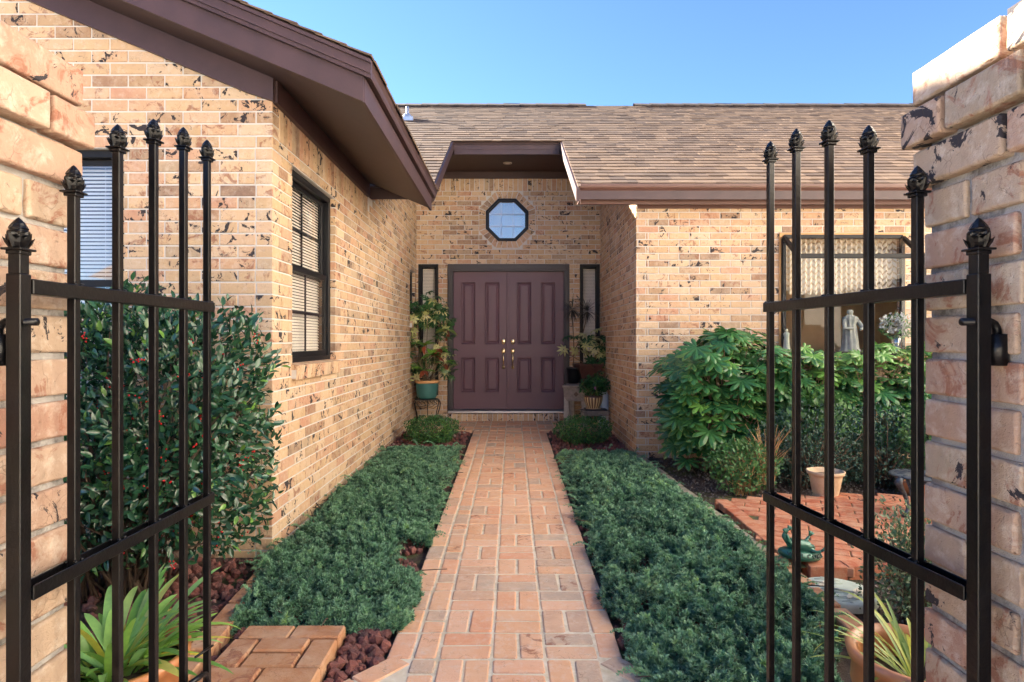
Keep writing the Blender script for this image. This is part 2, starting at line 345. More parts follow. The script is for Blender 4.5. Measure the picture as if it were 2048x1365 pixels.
# scatter: merge many transformed copies of a small prototype into one mesh (numpy)
def scatter(name, protos, T, mat, parent=None, rnd=None, smooth=False, loc=(0,0,0)):
    """protos: list of (V[n,3], faces list of tris/quads, edge[n] or None); T: (N,4,4); picks a proto at random"""
    N = len(T); pick = nrg.integers(0, len(protos), N)
    if rnd is None: rnd = nrg.random(N)
    Vs = []; Fi = []; Ft = []; A = []; E = []; base = 0
    for k, (V, Fc, ed) in enumerate(protos):
        idx = np.nonzero(pick == k)[0]
        if len(idx) == 0: continue
        V = np.asarray(V, float); Vh = np.c_[V, np.ones(len(V))]
        W = np.einsum('nij,vj->nvi', T[idx], Vh)[:, :, :3]
        Vs.append(W.reshape(-1, 3))
        fl = np.concatenate([np.array(f) for f in Fc]); ft = np.array([len(f) for f in Fc])
        offs = base + np.arange(len(idx)) * len(V)
        Fi.append((fl[None, :] + offs[:, None]).ravel()); Ft.append(np.tile(ft, len(idx)))
        A.append(np.repeat(rnd[idx], len(V))); E.append(np.tile(ed if ed is not None else np.zeros(len(V)), len(idx)))
        base += len(idx) * len(V)
    V = np.concatenate(Vs); Fi = np.concatenate(Fi); Ft = np.concatenate(Ft)
    me = bpy.data.meshes.new(name)
    me.vertices.add(len(V)); me.vertices.foreach_set('co', V.ravel().astype(np.float32))
    me.loops.add(len(Fi)); me.loops.foreach_set('vertex_index', Fi.astype(np.int32))
    me.polygons.add(len(Ft)); st = np.concatenate([[0], np.cumsum(Ft)[:-1]])
    me.polygons.foreach_set('loop_start', st.astype(np.int32)); me.polygons.foreach_set('loop_total', Ft.astype(np.int32))
    me.polygons.foreach_set('use_smooth', np.full(len(Ft), smooth))
    a = me.attributes.new('rnd', 'FLOAT', 'POINT'); a.data.foreach_set('value', np.concatenate(A).astype(np.float32))
    e = me.attributes.new('edge', 'FLOAT', 'POINT'); e.data.foreach_set('value', np.concatenate(E).astype(np.float32))
    me.materials.append(mat); me.update(calc_edges=True); me.validate()
    return link(name, me, parent, loc)
def frames(pos, d, up, scale):
    """4x4 frames: local +X along d, local Z near up"""
    pos = np.asarray(pos, float); d = np.asarray(d, float); up = np.asarray(up, float)
    x = d / (np.linalg.norm(d, axis=1, keepdims=True) + 1e-9)
    y = np.cross(up, x); y /= (np.linalg.norm(y, axis=1, keepdims=True) + 1e-9)
    z = np.cross(x, y); s = np.asarray(scale, float)[:, None]
    T = np.zeros((len(pos), 4, 4)); T[:, :3, 0] = x * s; T[:, :3, 1] = y * s; T[:, :3, 2] = z * s; T[:, :3, 3] = pos; T[:, 3, 3] = 1
    return T
def leaf(L=1.0, W=0.45, segs=4, fold=0.25, curl=0.3, tip=1.0, wpos=0.45):
    V = []; Fc = []; E = []
    for i in range(segs + 1):
        t = i / segs; w_ = W / 2 * (math.sin(math.pi * t ** (math.log(0.5) / math.log(wpos))) ** 0.8 if 0 < t < 1 else 0.0)
        z = -curl * L * t * t; x = L * t
        V += [(x, -w_, z + fold * w_), (x, 0, z), (x, w_, z + fold * w_)]; E += [1, 0, 1]
    for i in range(segs):
        a = 3 * i; Fc += [(a, a+3, a+4, a+1), (a+1, a+4, a+5, a+2)]
    return np.array(V), Fc, np.array(E, float)
def rand_dirs(n):
    v = nrg.normal(size=(n, 3)); return v / np.linalg.norm(v, axis=1, keepdims=True)
def rock(seed, sub=1):
    import bmesh
    bm = bmesh.new(); bmesh.ops.create_icosphere(bm, subdivisions=sub + 1, radius=1.0)
    V = []
    for v in bm.verts:
        p = v.co; q = noise.noise_vector(p * 1.1 + Vector((seed * 3.7, 0, 0))) * 0.45 + noise.noise_vector(p * 2.6 + Vector((0, seed * 2.1, 0))) * 0.16
        V.append(tuple((p + q)))
    Fc = [tuple(v.index for v in f.verts) for f in bm.faces]; bm.free()
    return np.array(V), Fc, None
# ------------------------------------------------------------------ levels
C = 0.0718; BL = 0.2154; J = 0.0095; BD = 0.098
def G(y): return 0.0163 * min(max(y, 0.0), 10.0)
XL, XR = -1.41, 1.30                 # side walls of the entry court
YW, YB, YR = 3.62, 9.08, 6.45        # end wall of the left wing, entry wall, front wall of the right wing

# brick faces --------------------------------------------------------
def brick(mb, O, U, N, W, a0, a1, b0, b1, depth=BD, ch=0.003, mi=0, jit=0.0012, cut0=0.0, cut1=0.0):
    """face spans a0..a1 along U and b0..b1 along W at distance 0 of plane through O with normal N"""
    n0 = rng.uniform(-jit, jit); n1 = n0 - ch
    def P(a, b, n): return O + U * a + W * b + N * n
    k = min(ch, (a1 - a0) * 0.3)
    vs = [P(a0, b0, n1), P(a1, b0, n1), P(a1 + cut1, b1, n1), P(a0 + cut0, b1, n1),
          P(a0+k, b0+k, n0), P(a1-k, b0+k, n0), P(a1-k+cut1, b1-k, n0), P(a0+k+cut0, b1-k, n0),
          P(a0, b0, -depth), P(a1, b0, -depth), P(a1 + cut1, b1, -depth), P(a0 + cut0, b1, -depth)]
    fs = [(4,5,6,7), (0,1,5,4), (1,2,6,5), (2,3,7,6), (3,0,4,7), (8,9,1,0), (9,10,2,1), (10,11,3,2), (11,8,0,3)]
    if U.cross(W).dot(N) < 0: fs = [tuple(reversed(f)) for f in fs]
    mb.add(vs, fs, mi)
def clip_iv(ivs, a, b):
    o = []
    for (p, q) in ivs:
        if b <= p or a >= q: o.append((p, q)); continue
        if a > p: o.append((p, a))
        if b < q: o.append((b, q))
    return o
Z3 = Vector((0, 0, 1))
def bricks(mb, O, U, N, u0, u1, c0, c1, holes=(), own0=None, own1=None, octo=None, top=None, phase=0.0):
    """running bond; holes = rects (ua,ub,za,zb); own0/own1: parity of the courses that own that corner"""
    O = Vector(O); U = Vector(U); N = Vector(N)
    for i in range(c0, c1):
        z0, z1 = i * C + J / 2, (i + 1) * C - J / 2; zm = (z0 + z1) / 2
        a, b = u0, u1
        if own0 is not None and i % 2 != own0: a += BD + J
        if own1 is not None and i % 2 != own1: b -= BD + J
        if top is not None:
            t = top(zm)
            a = max(a, t[0]); b = min(b, t[1])
            if b - a < 0.03: continue
        ivs = [(a, b)]
        for (ha, hb, za, zb) in holes:
            if za < zm < zb: ivs = clip_iv(ivs, ha, hb)
        c_lo = c_hi = None
        if octo:
            (cx, cz, R0) = octo; s = R0 * math.tan(math.pi / 8)
            def hw(z):
                d = abs(z - cz)
                return 0 if d >= R0 else (R0 if d <= s else R0 - (d - s))
            w0, w1 = hw(z0), hw(z1); wm = max(w0, w1)
            if wm > 0: ivs = clip_iv(ivs, cx - wm, cx + wm); c_lo, c_hi, cxx = w0, w1, cx
        for (p, q) in ivs:
            x = math.floor((p - phase) / BL) * BL + phase + (BL / 2 if i % 2 else 0)
            if x > p: x -= BL
            segs = []
            while x < q - 1e-6:
                s0, s1 = max(p, x + J / 2 if x > p + 1e-6 else p), min(q, x + BL - J / 2 if x + BL < q - 1e-6 else q)
                if s1 - s0 > 0.035: segs.append([s0, s1])
                elif segs and s1 - s0 > 0: segs[-1][1] = s1
                elif s1 - s0 > 0: segs.append([s0, s1])
                x += BL
            for (s0, s1) in segs:
                brick(mb, O, U, N, Z3, s0, s1, z0, z1)
def soldiers(mb, O, U, N, u0, u1, z0, z1, depth=BD, proud=0.0):
    O = Vector(O) + Vector(N) * proud; U = Vector(U); N = Vector(N); n = max(1, round((u1 - u0) / C)); w_ = (u1 - u0) / n
    for k in range(n): brick(mb, O, U, N, Z3, u0 + k * w_ + J / 2, u0 + (k + 1) * w_ - J / 2, z0 + J / 2, z1 - J / 2, depth, jit=0.002)
def mortar(mb, O, U, N, u0, u1, z0, z1, holes=(), mi=1, rec=0.006, back=0.096, octo=None):
    O = Vector(O); U = Vector(U); N = Vector(N); e = 0.003
    hs = [(a - e*0, b + e*0, c, d) for (a, b, c, d) in holes]
    if octo: hs.append((octo[0] - 0.5, octo[0] + 0.5, octo[1] - 0.5, octo[1] + 0.5))
    us = sorted({u0, u1, *[min(max(x, u0), u1) for h in hs for x in h[:2]]}); zs = sorted({z0, z1, *[min(max(x, z0), z1) for h in hs for x in h[2:]]})
    def P(a, b, n): return O + U * a + Z3 * b - N * n
    for i in range(len(us) - 1):
        for k in range(len(zs) - 1):
            um, zm = (us[i] + us[i+1]) / 2, (zs[k] + zs[k+1]) / 2
            if us[i+1] - us[i] < 1e-6 or zs[k+1] - zs[k] < 1e-6: continue
            if any(h[0] < um < h[1] and h[2] < zm < h[3] for h in hs): continue
            g = [0.004 if any(abs(us[i] - h[1]) < 1e-6 and h[2] < zm < h[3] for h in hs) else 0, 0.004 if any(abs(us[i+1] - h[0]) < 1e-6 and h[2] < zm < h[3] for h in hs) else 0]
            a, b, c, d = us[i] + g[0], us[i+1] - g[1], zs[k], zs[k+1]
            vs = [P(a,c,rec), P(b,c,rec), P(b,d,rec), P(a,d,rec), P(a,c,back), P(b,c,back), P(b,d,back), P(a,d,back)]
            mb.add(vs, [(0,1,2,3), (7,6,5,4), (4,5,1,0), (5,6,2,1), (6,7,3,2), (7,4,0,3)], mi)
    if octo:
        cx, cz, R0 = octo; R1 = 0.318; s = R1 * math.tan(math.pi / 8); q = 0.5
        inn = [(s, R1), (R1, s), (R1, -s), (s, -R1), (-s, -R1), (-R1, -s), (-R1, s), (-s, R1)]
        out = [(s, q), (q, s), (q, -s), (s, -q), (-s, -q), (-q, -s), (-q, s), (-s, q)]
        cor = {0: (q, q), 2: (q, -q), 4: (-q, -q), 6: (-q, q)}
        for j in range(8):
            a, b = j, (j + 1) % 8; pts = [inn[a], inn[b], out[b]] + ([cor[a]] if a in cor else []) + [out[a]]
            f = [P(cx + x, cz + z, rec) for x, z in pts]; n = len(f)
            mb.add(f + [P(cx + x, cz + z, back) for x, z in pts], [tuple(range(n)), (0, n, n+1, 1)], mi)

# window and door openings ------------------------------------------
HEAD = 34 * C
W_SIDE = (3.95, 4.91, 16 * C, HEAD)          # u = Y on the court side of the left wing
W_SIDE2 = (8.50, 8.93, 22 * C, 32 * C)
W_END = (-3.25, -2.29, 12 * C, HEAD)         # u = X on the end wall
DOOR = (-0.955, 0.845, 0.0, HEAD)
SL_L = (-1.386, -1.088, 7 * C, HEAD); SL_R = (1.002, 1.298, 7 * C, HEAD)
OCT = (-0.072, 3.095, 0.42)
W_BAY = (2.82, 4.10, 16 * C, HEAD)

house = empty('brick_house', (0, 9.0, 0.15), 0, 'tan brick house with brown shingle roof and purple double front door', 'house')
Hm = Matrix.Translation(-Vector((0, 9.0, 0.15)))
def hbuild(mb, name, mats, parent=None):
    o = mb.build(name, mats, None); o.parent = parent or house; o.matrix_parent_inverse = Matrix()
    root = parent or house
    t = Vector((0, 9.0, 0.15))
    if parent is None: o.location = -t
    return o
# (sub-parts of a house part sit in the part's own frame, which is already the world frame shifted by the house origin)

# end wall of the left wing, gable
def wing_soffit(x): return 2.85 - 0.42 * (x + 1.41)
mb = MB()
RIDX = -5.3
def gtop(z):
    if z < 2.80: return (-9.2, XL)
    return (2 * RIDX + 1.41 + (z - 2.80) / 0.42, XL - (z - 2.80) / 0.42)
bricks(mb, (0, YW, 0), (1, 0, 0), (0, -1, 0), -9.2, XL, 0, 35, [W_END], own1=0, top=gtop)
bricks(mb, (0, YW, 0), (1, 0, 0), (0, -1, 0), -9.2, XL, 35, 62, [W_END], top=gtop)
mortar(mb, (0, YW, 0), (1, 0, 0), (0, -1, 0), -9.2, XL - 0.004, -0.3, 2.72, [W_END])
mb.add([(-9.2, YW+0.006, 2.72), (XL-0.004, YW+0.006, 2.72), (RIDX, YW+0.006, 2.72 + 0.42*(XL-RIDX))], [(0, 1, 2)], 1)
hbuild(mb, 'wall', [mBrick, mMortar])
# court side of the left wing
mb = MB()
bricks(mb, (XL, 0, 0), (0, 1, 0), (1, 0, 0), YW, YB, 0, 35, [W_SIDE, W_SIDE2], own0=1)
soldiers(mb, (XL, 0, 0), (0, 1, 0), (1, 0, 0), YW + BD + J, 6.02, 35 * C, 35 * C + 0.2154)
def rtop(z): return (6.2 + (z + 0.20 - 2.87) / 0.557, 99.0)
bricks(mb, (XL, 0, 0), (0, 1, 0), (1, 0, 0), 6.02, YB, 35, 57, [], top=rtop)
mortar(mb, (XL, 0, 0), (0, 1, 0), (1, 0, 0), YW + 0.004, YB, -0.3, 38 * C, [W_SIDE, W_SIDE2])
def wallcap(mb, x, s, z0, z1):        # mortar sheet whose top follows the roof slope
    y0 = rtop(z0)[0]; y1 = rtop(z1)[0]; a = x - s * 0.006; b = x - s * 0.09
    pts = [(6.0, z0)] * (y0 > 6.0) + [(max(6.0, y0), z0), (YB, z0), (YB, z1), (y1, z1)]
    pts = [(max(YR if s < 0 else 6.0, y0), z0), (YB, z0), (YB, z1), (y1, z1)]; n = len(pts)
    mb.add([(a, p, q) for p, q in pts] + [(b, p, q) for p, q in pts], [tuple(range(n)), tuple(range(n, 2 * n)), (0, n, 2*n-1, n-1)], 1)
wallcap(mb, XL, 1, 38 * C, 53 * C)
# rowlock sills
for (a, b, zt) in ((W_SIDE[0] - 0.02, W_SIDE[1] + 0.03, 16 * C), (W_SIDE2[0] - 0.02, W_SIDE2[1] + 0.02, 22 * C)):
    n = round((b - a) / C); w_ = (b - a) / n
    for k in range(n):
        y0 = a + k * w_ + J / 2; y1 = a + (k + 1) * w_ - J / 2
        M_ = Matrix.Translation((XL + 0.045, 0, zt)) @ Matrix.Rotation(R(8), 4, 'Y')
        mb.cbox((-0.14, y0, -0.098), (0, y1, 0.0), 0.004, 0, M_)
    mb.box((XL - 0.08, a + 0.004, zt - 0.085), (XL + 0.030, b - 0.004, zt - 0.030), 1)
hbuild(mb, 'wall', [mBrick, mMortar])
# entry wall
mb = MB()
bricks(mb, (0, YB, 0), (1, 0, 0), (0, -1, 0), XL, XR, 0, 49, [DOOR, SL_L, SL_R], octo=OCT, phase=0.05)
soldiers(mb, (0, YB, 0), (1, 0, 0), (0, -1, 0), XL, XR, 49 * C, 49 * C + 0.2154)
mortar(mb, (0, YB, 0), (1, 0, 0), (0, -1, 0), XL - 0.1, XR + 0.1, -0.3, 53.5 * C, [DOOR, SL_L, SL_R], octo=OCT)
# ring of bricks round the octagonal window
for j in range(8):
    a = math.pi / 4 * j; U = Vector((math.cos(a), 0, math.sin(a))); V = Vector((-math.sin(a), 0, math.cos(a)))
    s = 0.418 * math.tan(math.pi / 8) - 0.004
    s2 = 0.318 * math.tan(math.pi / 8) - 0.004
    for k in range(4):
        b0 = -s + 2 * s * k / 4 + J / 2; b1 = -s + 2 * s * (k + 1) / 4 - J / 2
        i0 = -s2 + 2 * s2 * k / 4 + J / 2; i1 = -s2 + 2 * s2 * (k + 1) / 4 - J / 2
        O_ = Vector((OCT[0], YB, OCT[1])); n0 = -rng.uniform(0.0, 0.002)
        ps = [O_ + U * 0.318 + V * i0, O_ + U * 0.318 + V * i1, O_ + U * 0.412 + V * b1, O_ + U * 0.412 + V * b0]
        mb.prism([p + Vector((0, n0, 0)) for p in ps], (0, 0.098, 0), 0)
# door step: rowlock course
n = 26; a0, a1 = -1.02, 0.90; w_ = (a1 - a0) / n
for k in range(n):
    mb.cbox((a0 + k * w_ + J / 2, YB - 0.17 + rng.uniform(0, .004), 0.10), (a0 + (k + 1) * w_ - J / 2, YB + 0.04, 0.246), 0.004, 0)
mb.box((a0 + .004, YB - 0.164, 0.10), (a1 - .004, YB + 0.04, 0.240), 1)
hbuild(mb, 'wall', [mBrick, mMortar])
# left-facing side of the right wing, and its front
mb = MB()
bricks(mb, (XR, 0, 0), (0, 1, 0), (-1, 0, 0), YR, YB, 0, 39, [], own0=1)
bricks(mb, (XR, 0, 0), (0, 1, 0), (-1, 0, 0), YR, YB, 39, 53, [], top=rtop)
mortar(mb, (XR, 0, 0), (0, 1, 0), (-1, 0, 0), YR + 0.004, YB, -0.3, 38 * C)
wallcap(mb, XR, -1, 38 * C, 53 * C)
hbuild(mb, 'wall', [mBrick, mMortar])
mb = MB()
bricks(mb, (0, YR, 0), (1, 0, 0), (0, -1, 0), XR, 9.0, 0, 39, [W_BAY], own0=0, phase=0.03)
mortar(mb, (0, YR, 0), (1, 0, 0), (0, -1, 0), XR + 0.004, 9.0, -0.3, 39 * C, [W_BAY])
hbuild(mb, 'wall', [mBrick, mMortar])
# rough backing behind all of it, so that nothing can be looked through
mb = MB()
mb.box((9.0, YR, -0.3), (9.1, 14, 2.8), 0)
mb.box((-9.3, YW, -0.3), (-9.2, 14, 2.8), 0)
mb.box((-9.3, 14, -0.3), (9.1, 14.1, 2.8), 0)
mb.box((XL - 0.1, YB + 0.3, 2.78), (-9.2, YB + 0.31, 4.5), 0)
hbuild(mb, 'wall', [mBrick])

# ------------------------------------------------------------------ roofs
SL = 0.557
def roofz(y): return 2.87 + SL * (y - 6.2)
YE, YN, YRG = 6.15, 8.21, 10.8
NX0, NX1 = -0.80, 0.662
mb = MB()      # deck with brown edges, under the shingles
def deck(x0, x1, y0, y1, th=0.115, mi=0):
    a, b = roofz(y0) - 0.012, roofz(y1) - 0.012
    mb.add([(x0,y0,a-th),(x1,y0,a-th),(x1,y1,b-th),(x0,y1,b-th),(x0,y0,a),(x1,y0,a),(x1,y1,b),(x0,y1,b)],
           [(0,3,2,1),(4,5,6,7),(0,1,5,4),(1,2,6,5),(2,3,7,6),(3,0,4,7)], mi)
deck(-9.4, NX0, YE + 0.02, YRG); deck(NX0, NX1, YN, YRG); deck(NX1, 9.4, YE + 0.02, YRG)
mb.add([(-9.4, YRG, roofz(YRG)), (9.4, YRG, roofz(YRG)), (9.4, YRG + 5, roofz(YRG) - 2.6), (-9.4, YRG + 5, roofz(YRG) - 2.6)], [(0,1,2,3)], 0)
roof = hbuild(mb, 'roof', [mBrown])
def shingles(O, U, W, N, ulen, wlen, inside, exposure=0.142):
    """O eave corner, U along the eave, W up the slope, N normal"""
    mb = MB(); nrow = int(wlen / exposure) + 1
    for i in range(nrow):
        w0 = i * exposure; w1 = min(w0 + exposure * 1.25, wlen); u = -rng.uniform(0, 0.3)
        if w1 - w0 < 0.03: continue
        while u < ulen:
            du = rng.choice((0.10, 0.13, 0.17, 0.21, 0.25)); a, b = max(u, 0), min(u + du, ulen); u += du
            if b - a < 0.01: continue
            for (p, q) in inside(a, b, (w0 + w1) / 2):
                if q - p < 0.004: continue
                th = rng.choice((0.0045, 0.0045, 0.0075)); dz = rng.uniform(-0.0004, 0.0004); g = 0.0; e0 = w0 + rng.choice((0, 0, 0.0, -0.006))
                def P(x, y, n): return O + U * x + W * y + N * n
                lo, hi = 0.0065 + dz, 0.001
                vs = [P(p+g,e0,lo-0.006), P(q-g,e0,lo-0.006), P(q-g,w1,hi-0.006), P(p+g,w1,hi-0.006), P(p+g,e0,lo+th), P(q-g,e0,lo+th), P(q-g,w1,hi+th*0.2), P(p+g,w1,hi+th*0.2)]
                mb.add(vs, [(4,5,6,7),(0,1,5,4),(1,2,6,5),(3,0,4,7)], 0)
    return mb
pw = Vector((0, 1, SL)).normalized(); pn = Vector((0, -SL, 1)).normalized()
slen = (YRG - YE) * math.hypot(1, SL); wn_ = (YN - YE) * math.hypot(1, SL)
def ins(a, b, wm):
    if wm < wn_ - 0.01:
        o = []
        if a < NX0 + 9.4: o.append((a, min(b, NX0 + 9.4)))
        if b > NX1 + 9.4: o.append((max(a, NX1 + 9.4), b))
        return [x for x in o if x[1] > x[0]]
    return [(a, b)]
mb = shingles(Vector((-9.4, YE, roofz(YE))), Vector((1,0,0)), pw, pn, 18.8, slen, ins)
sh = mb.build('shingles', [mShingle], roof)
mb = MB()
x = -3.0
while x < 9.3:
    if not (1.30 < x + 0.1 < 1.98):
        dx = 0.30
        for sgn in (-1, 1):
            y0, y1 = YRG, YRG + sgn * 0.13
            z0 = roofz(YRG) + 0.028 + (0.022 if (x < 1.3 or x > 1.9) else 0) + rng.uniform(-.003, .003); z1 = z0 - 0.13 * SL
            mb.add([(x, y0, z0), (x + dx, y0, z0 - 0.006), (x + dx, y1, z1 - 0.006), (x, y1, z1), (x, y1, z1 - 0.025), (x + dx, y1, z1 - 0.03)], [(0,1,2,3), (3,2,5,4)], 0)
    x += 0.285
mb.build('ridge_cap', [mRidge], roof)
# vent pipe through the roof
vx = (815 - 1024) / F * 9.65; vz = roofz(9.65)
mb = MB(); mb.tube([(vx, 9.65, vz - 0.05), (vx, 9.65, vz + 0.19)], 0.024, 12); mb.lathe([(0.085, -0.03), (0.08, 0.02), (0.045, 0.06), (0.030, 0.075)], 16, (vx, 9.62, vz)); mb.cbox((vx - 0.11, 9.48, vz - 0.085), (vx + 0.11, 9.60, vz - 0.02), 0.003)
mb.build('vent_pipe', [mAlu], roof)
# right gutter, fascia, soffit
def kgutter(mb, x0, x1, y, zt, mi=0):
    prof = [(0.0, -0.11), (-0.075, -0.11), (-0.085, -0.09), (-0.088, -0.06), (-0.105, -0.045), (-0.122, -0.028), (-0.127, -0.012), (-0.127, 0.0), (-0.118, 0.004), (-0.112, -0.004), (-0.112, -0.02), (0, -0.03)]
    P0 = [Vector((x0, y + a, zt + b)) for a, b in prof]
    mb.prism(P0, (x1 - x0, 0, 0), mi)
mb = MB(); kgutter(mb, NX1 + 0.02, 9.4, 6.265, 2.868)
mb.box((NX1 + 0.02, 6.14, 2.868), (9.4, 6.22, 2.876), 0)
g_ = mb.build('gutter', [mGutter], house); g_.location = -Vector((0, 9.0, 0.15))
mb = MB(); mb.box((NX1 + 0.035, 6.27, 2.70), (9.4, 6.29, 2.862), 0)
mb.box((NX1 + 0.02, 6.29, 2.730), (9.4, YR - 0.002, 2.742), 0)
mb.box((XR + 0.01, YR - 0.022, 2.742 - 0.05), (9.0, YR - 0.003, 2.738), 0)
hbuild(mb, 'fascia', [mGutter])
# notch over the entry: fascia, ceiling, rake boards
mb = MB()
mb.box((NX0 + 0.03, 8.22, 3.80), (NX1 - 0.03, 8.245, 3.925), 0)
mb.box((NX0 + 0.025, 8.195, 3.925), (NX1 - 0.025, 8.24, 3.985), 0)
for x0, x1 in ((NX0 - 0.02, NX0 + 0.022), (NX1 - 0.022, NX1 + 0.012)):
    for (th0, th1, ya, yb) in ((0.135, 0.004, YE - 0.02, YN + 0.05),):
        a, b = roofz(ya), roofz(yb)
        mb.add([(x0,ya,a-th0),(x1,ya,a-th0),(x1,yb,b-th0),(x0,yb,b-th0),(x0,ya,a-th1),(x1,ya,a-th1),(x1,yb,b-th1),(x0,yb,b-th1)],
               [(0,3,2,1),(4,5,6,7),(0,1,5,4),(1,2,6,5),(2,3,7,6),(3,0,4,7)], 0)
hbuild(mb, 'fascia', [mBrown])
mb = MB()
mb.box((XL - 0.05, 8.245, 3.80), (XR + 0.05, YB - 0.024, 3.815), 0)
mb.box((XL + 0.002, YB - 0.024, 3.70), (XR - 0.002, YB - 0.004, 3.815), 0)
# plaster above the ceiling edges, and sloping soffits beside the notch
for x0, x1 in ((XL, NX0 - 0.02), (NX1 + 0.012, XR)):
    a, b = roofz(6.32) - 0.15, roofz(8.3) - 0.15
    mb.add([(x0, 6.32, a), (x1, 6.32, a), (x1, 8.3, b), (x0, 8.3, b), (x0, 6.32, a + .012), (x1, 6.32, a + .012), (x1, 8.3, b + .012), (x0, 8.3, b + .012)], [(0,3,2,1),(4,5,6,7),(0,1,5,4),(1,2,6,5),(2,3,7,6),(3,0,4,7)], 0)
sf = hbuild(mb, 'soffit', [mSoffit])
lx, lz = -0.063, 3.80
mb = MB(); mb.lathe([(0.062, 0.002), (0.062, -0.006), (0.048, -0.010), (0.044, 0.0), (0.030, 0.03)], 24, (lx, 8.62, lz), 0)
mb.lathe([(0.040, 0.0), (0.034, -0.004), (0.0, -0.006)], 20, (lx, 8.62, lz), 1)
mb.build('recessed_light', [simple('light_trim', (0.42, 0.34, 0.28), None, 0.5), simple('lamp_glass', (0.62, 0.55, 0.46), None, 0.3)], sf)

# roof of the left wing
YF, XE, YEND = 3.295, -0.815, 5.98
def wz(x): return wing_soffit(x)
mb = MB()
def slabx(x0, x1, y0, y1, lo, hi, mi=0, mb_=None):
    m_ = mb_ or mb
    a0, a1 = wz(x0), wz(x1)
    m_.add([(x0,y0,a0+lo),(x1,y0,a1+lo),(x1,y1,a1+lo),(x0,y1,a0+lo),(x0,y0,a0+hi),(x1,y0,a1+hi),(x1,y1,a1+hi),(x0,y1,a0+hi)],
           [(0,3,2,1),(4,5,6,7),(0,1,5,4),(1,2,6,5),(2,3,7,6),(3,0,4,7)], mi)
RX = RIDX
slabx(RX, XE, YF + 0.022, YEND, 0.0, 0.018)
# left slope of the wing roof
zr = wz(RX)
mb.add([(RX, YF, zr + 0.02), (RX, 10.5, zr + 0.02), (2 * RX - XE, 10.5, wz(XE) + 0.02), (2 * RX - XE, YF, wz(XE) + 0.02), (RX, YF, zr + 0.25), (RX, 10.5, zr + 0.25), (2 * RX - XE, 10.5, wz(XE) + 0.25), (2 * RX - XE, YF, wz(XE) + 0.25)], [(0,1,2,3), (7,6,5,4), (0,3,7,4), (2,1,5,6), (3,2,6,7)], 0)
hbuild(mb, 'soffit', [mSoffit])
mb = MB()
slabx(RX, XE + 0.018, YF, YF + 0.020, -0.004, 0.134)                 # rake fascia
slabx(RX, XE + 0.066, YF - 0.030, YF - 0.001, 0.128, 0.222)           # upper trim
slabx(RX, XE + 0.066, YF - 0.040, YF - 0.030, 0.150, 0.170)
slabx(RX, XE + 0.066, YF - 0.045, YF - 0.030, 0.205, 0.224)
za = wz(XE)
mb.box((XE, YF + 0.02, za - 0.006), (XE + 0.02, YEND + 0.1, za + 0.128), 0)   # eave fascia
# frieze boards under the soffit
slabx(RX, -1.56, YW - 0.030, YW - 0.002, -0.150, -0.002)
mb.add([(-1.56, YW-0.030, wz(-1.56)-0.150), (-1.395, YW-0.030, 2.708), (-1.395, YW-0.030, wz(-1.395)-0.002), (-1.56, YW-0.030, wz(-1.56)-0.002),
        (-1.56, YW-0.002, wz(-1.56)-0.150), (-1.395, YW-0.002, 2.708), (-1.395, YW-0.002, wz(-1.395)-0.002), (-1.56, YW-0.002, wz(-1.56)-0.002)],
       [(0,1,2,3), (7,6,5,4), (0,4,5,1), (1,5,6,2), (2,6,7,3)], 0)
mb.box((XL + 0.002, YW - 0.0015, 2.706), (XL + 0.030, YEND, 2.835), 0)
hbuild(mb, 'fascia', [mBrown])
# eave gutter of the wing
mb = MB()
prof = [(0.0, -0.10), (0.065, -0.10), (0.075, -0.085), (0.078, -0.06), (0.092, -0.045), (0.108, -0.028), (0.113, -0.010), (0.113, 0.0), (0.104, 0.0), (0.100, -0.02), (0, -0.03)]
mb.prism([Vector((XE + 0.021 + a * 0.40, YF - 0.0, za + 0.235 + b)) for a, b in prof], (0, 6.17 - YF, 0), 0)
g_ = mb.build('gutter', [mBrown], house); g_.location = -Vector((0, 9.0, 0.15))
mb = MB(); slabx(RX, XE + 0.060, YF - 0.02, 6.17, 0.222, 0.236); slabx(RX, -1.7, 6.17, 10.2, 0.222, 0.236)
roof2 = hbuild(mb, 'roof', [mBrown])
c_ = math.hypot(1, 0.42); wl_ = (XE + 0.072 - RX) * c_
mb = shingles(Vector((XE + 0.072, YF - 0.055, wz(XE + 0.072) + 0.236)), Vector((0, 1, 0)), Vector((-1, 0, 0.42)).normalized(), Vector((0.42, 0, 1)).normalized(), 6.9, wl_, lambda a, b, w_: [(a, b)] if b < 6.17 - YF + 0.055 or w_ > 1.2 else ([(a, 6.17 - YF + 0.055)] if a < 6.17 - YF + 0.055 else []))
mb.v = [v for v in mb.v]
o_ = mb.build('shingles', [mShingle], roof2); fix_normals(o_)
# walls under the eaves seen from the side, gable triangle behind the main roof line
# ------------------------------------------------------------------ windows (parts of the house), built in world coordinates shifted to the house
HO = Vector((0, 9.0, 0.15))
def wpart(mb, name, mats, parent=None):
    o = mb.build(name, mats, parent or house)
    if parent is None: o.location = -HO
    return o
mBlindS = simple('blind_slat_bright', (0.80, 0.74, 0.64), None, 0.4)
def framebox(mb, ax, p, u0, u1, z0, z1, t, d0, d1, mi=0, ch=0.003):
    """rectangular frame of bar width t; ax 'x': lies in a plane y=p, u is x, depth toward +y ; ax 'y': plane x=p, u is y, depth toward -x"""
    def B(a, b, c, d):
        if ax == 'x': mb.cbox((a, p + d0, c), (b, p + d1, d), ch, mi)
        else: mb.cbox((p - d1, a, c), (p - d0, b, d), ch, mi)
    B(u0, u0 + t, z0, z1); B(u1 - t, u1, z0, z1); B(u0 + t, u1 - t, z0, z0 + t); B(u0 + t, u1 - t, z1 - t, z1)
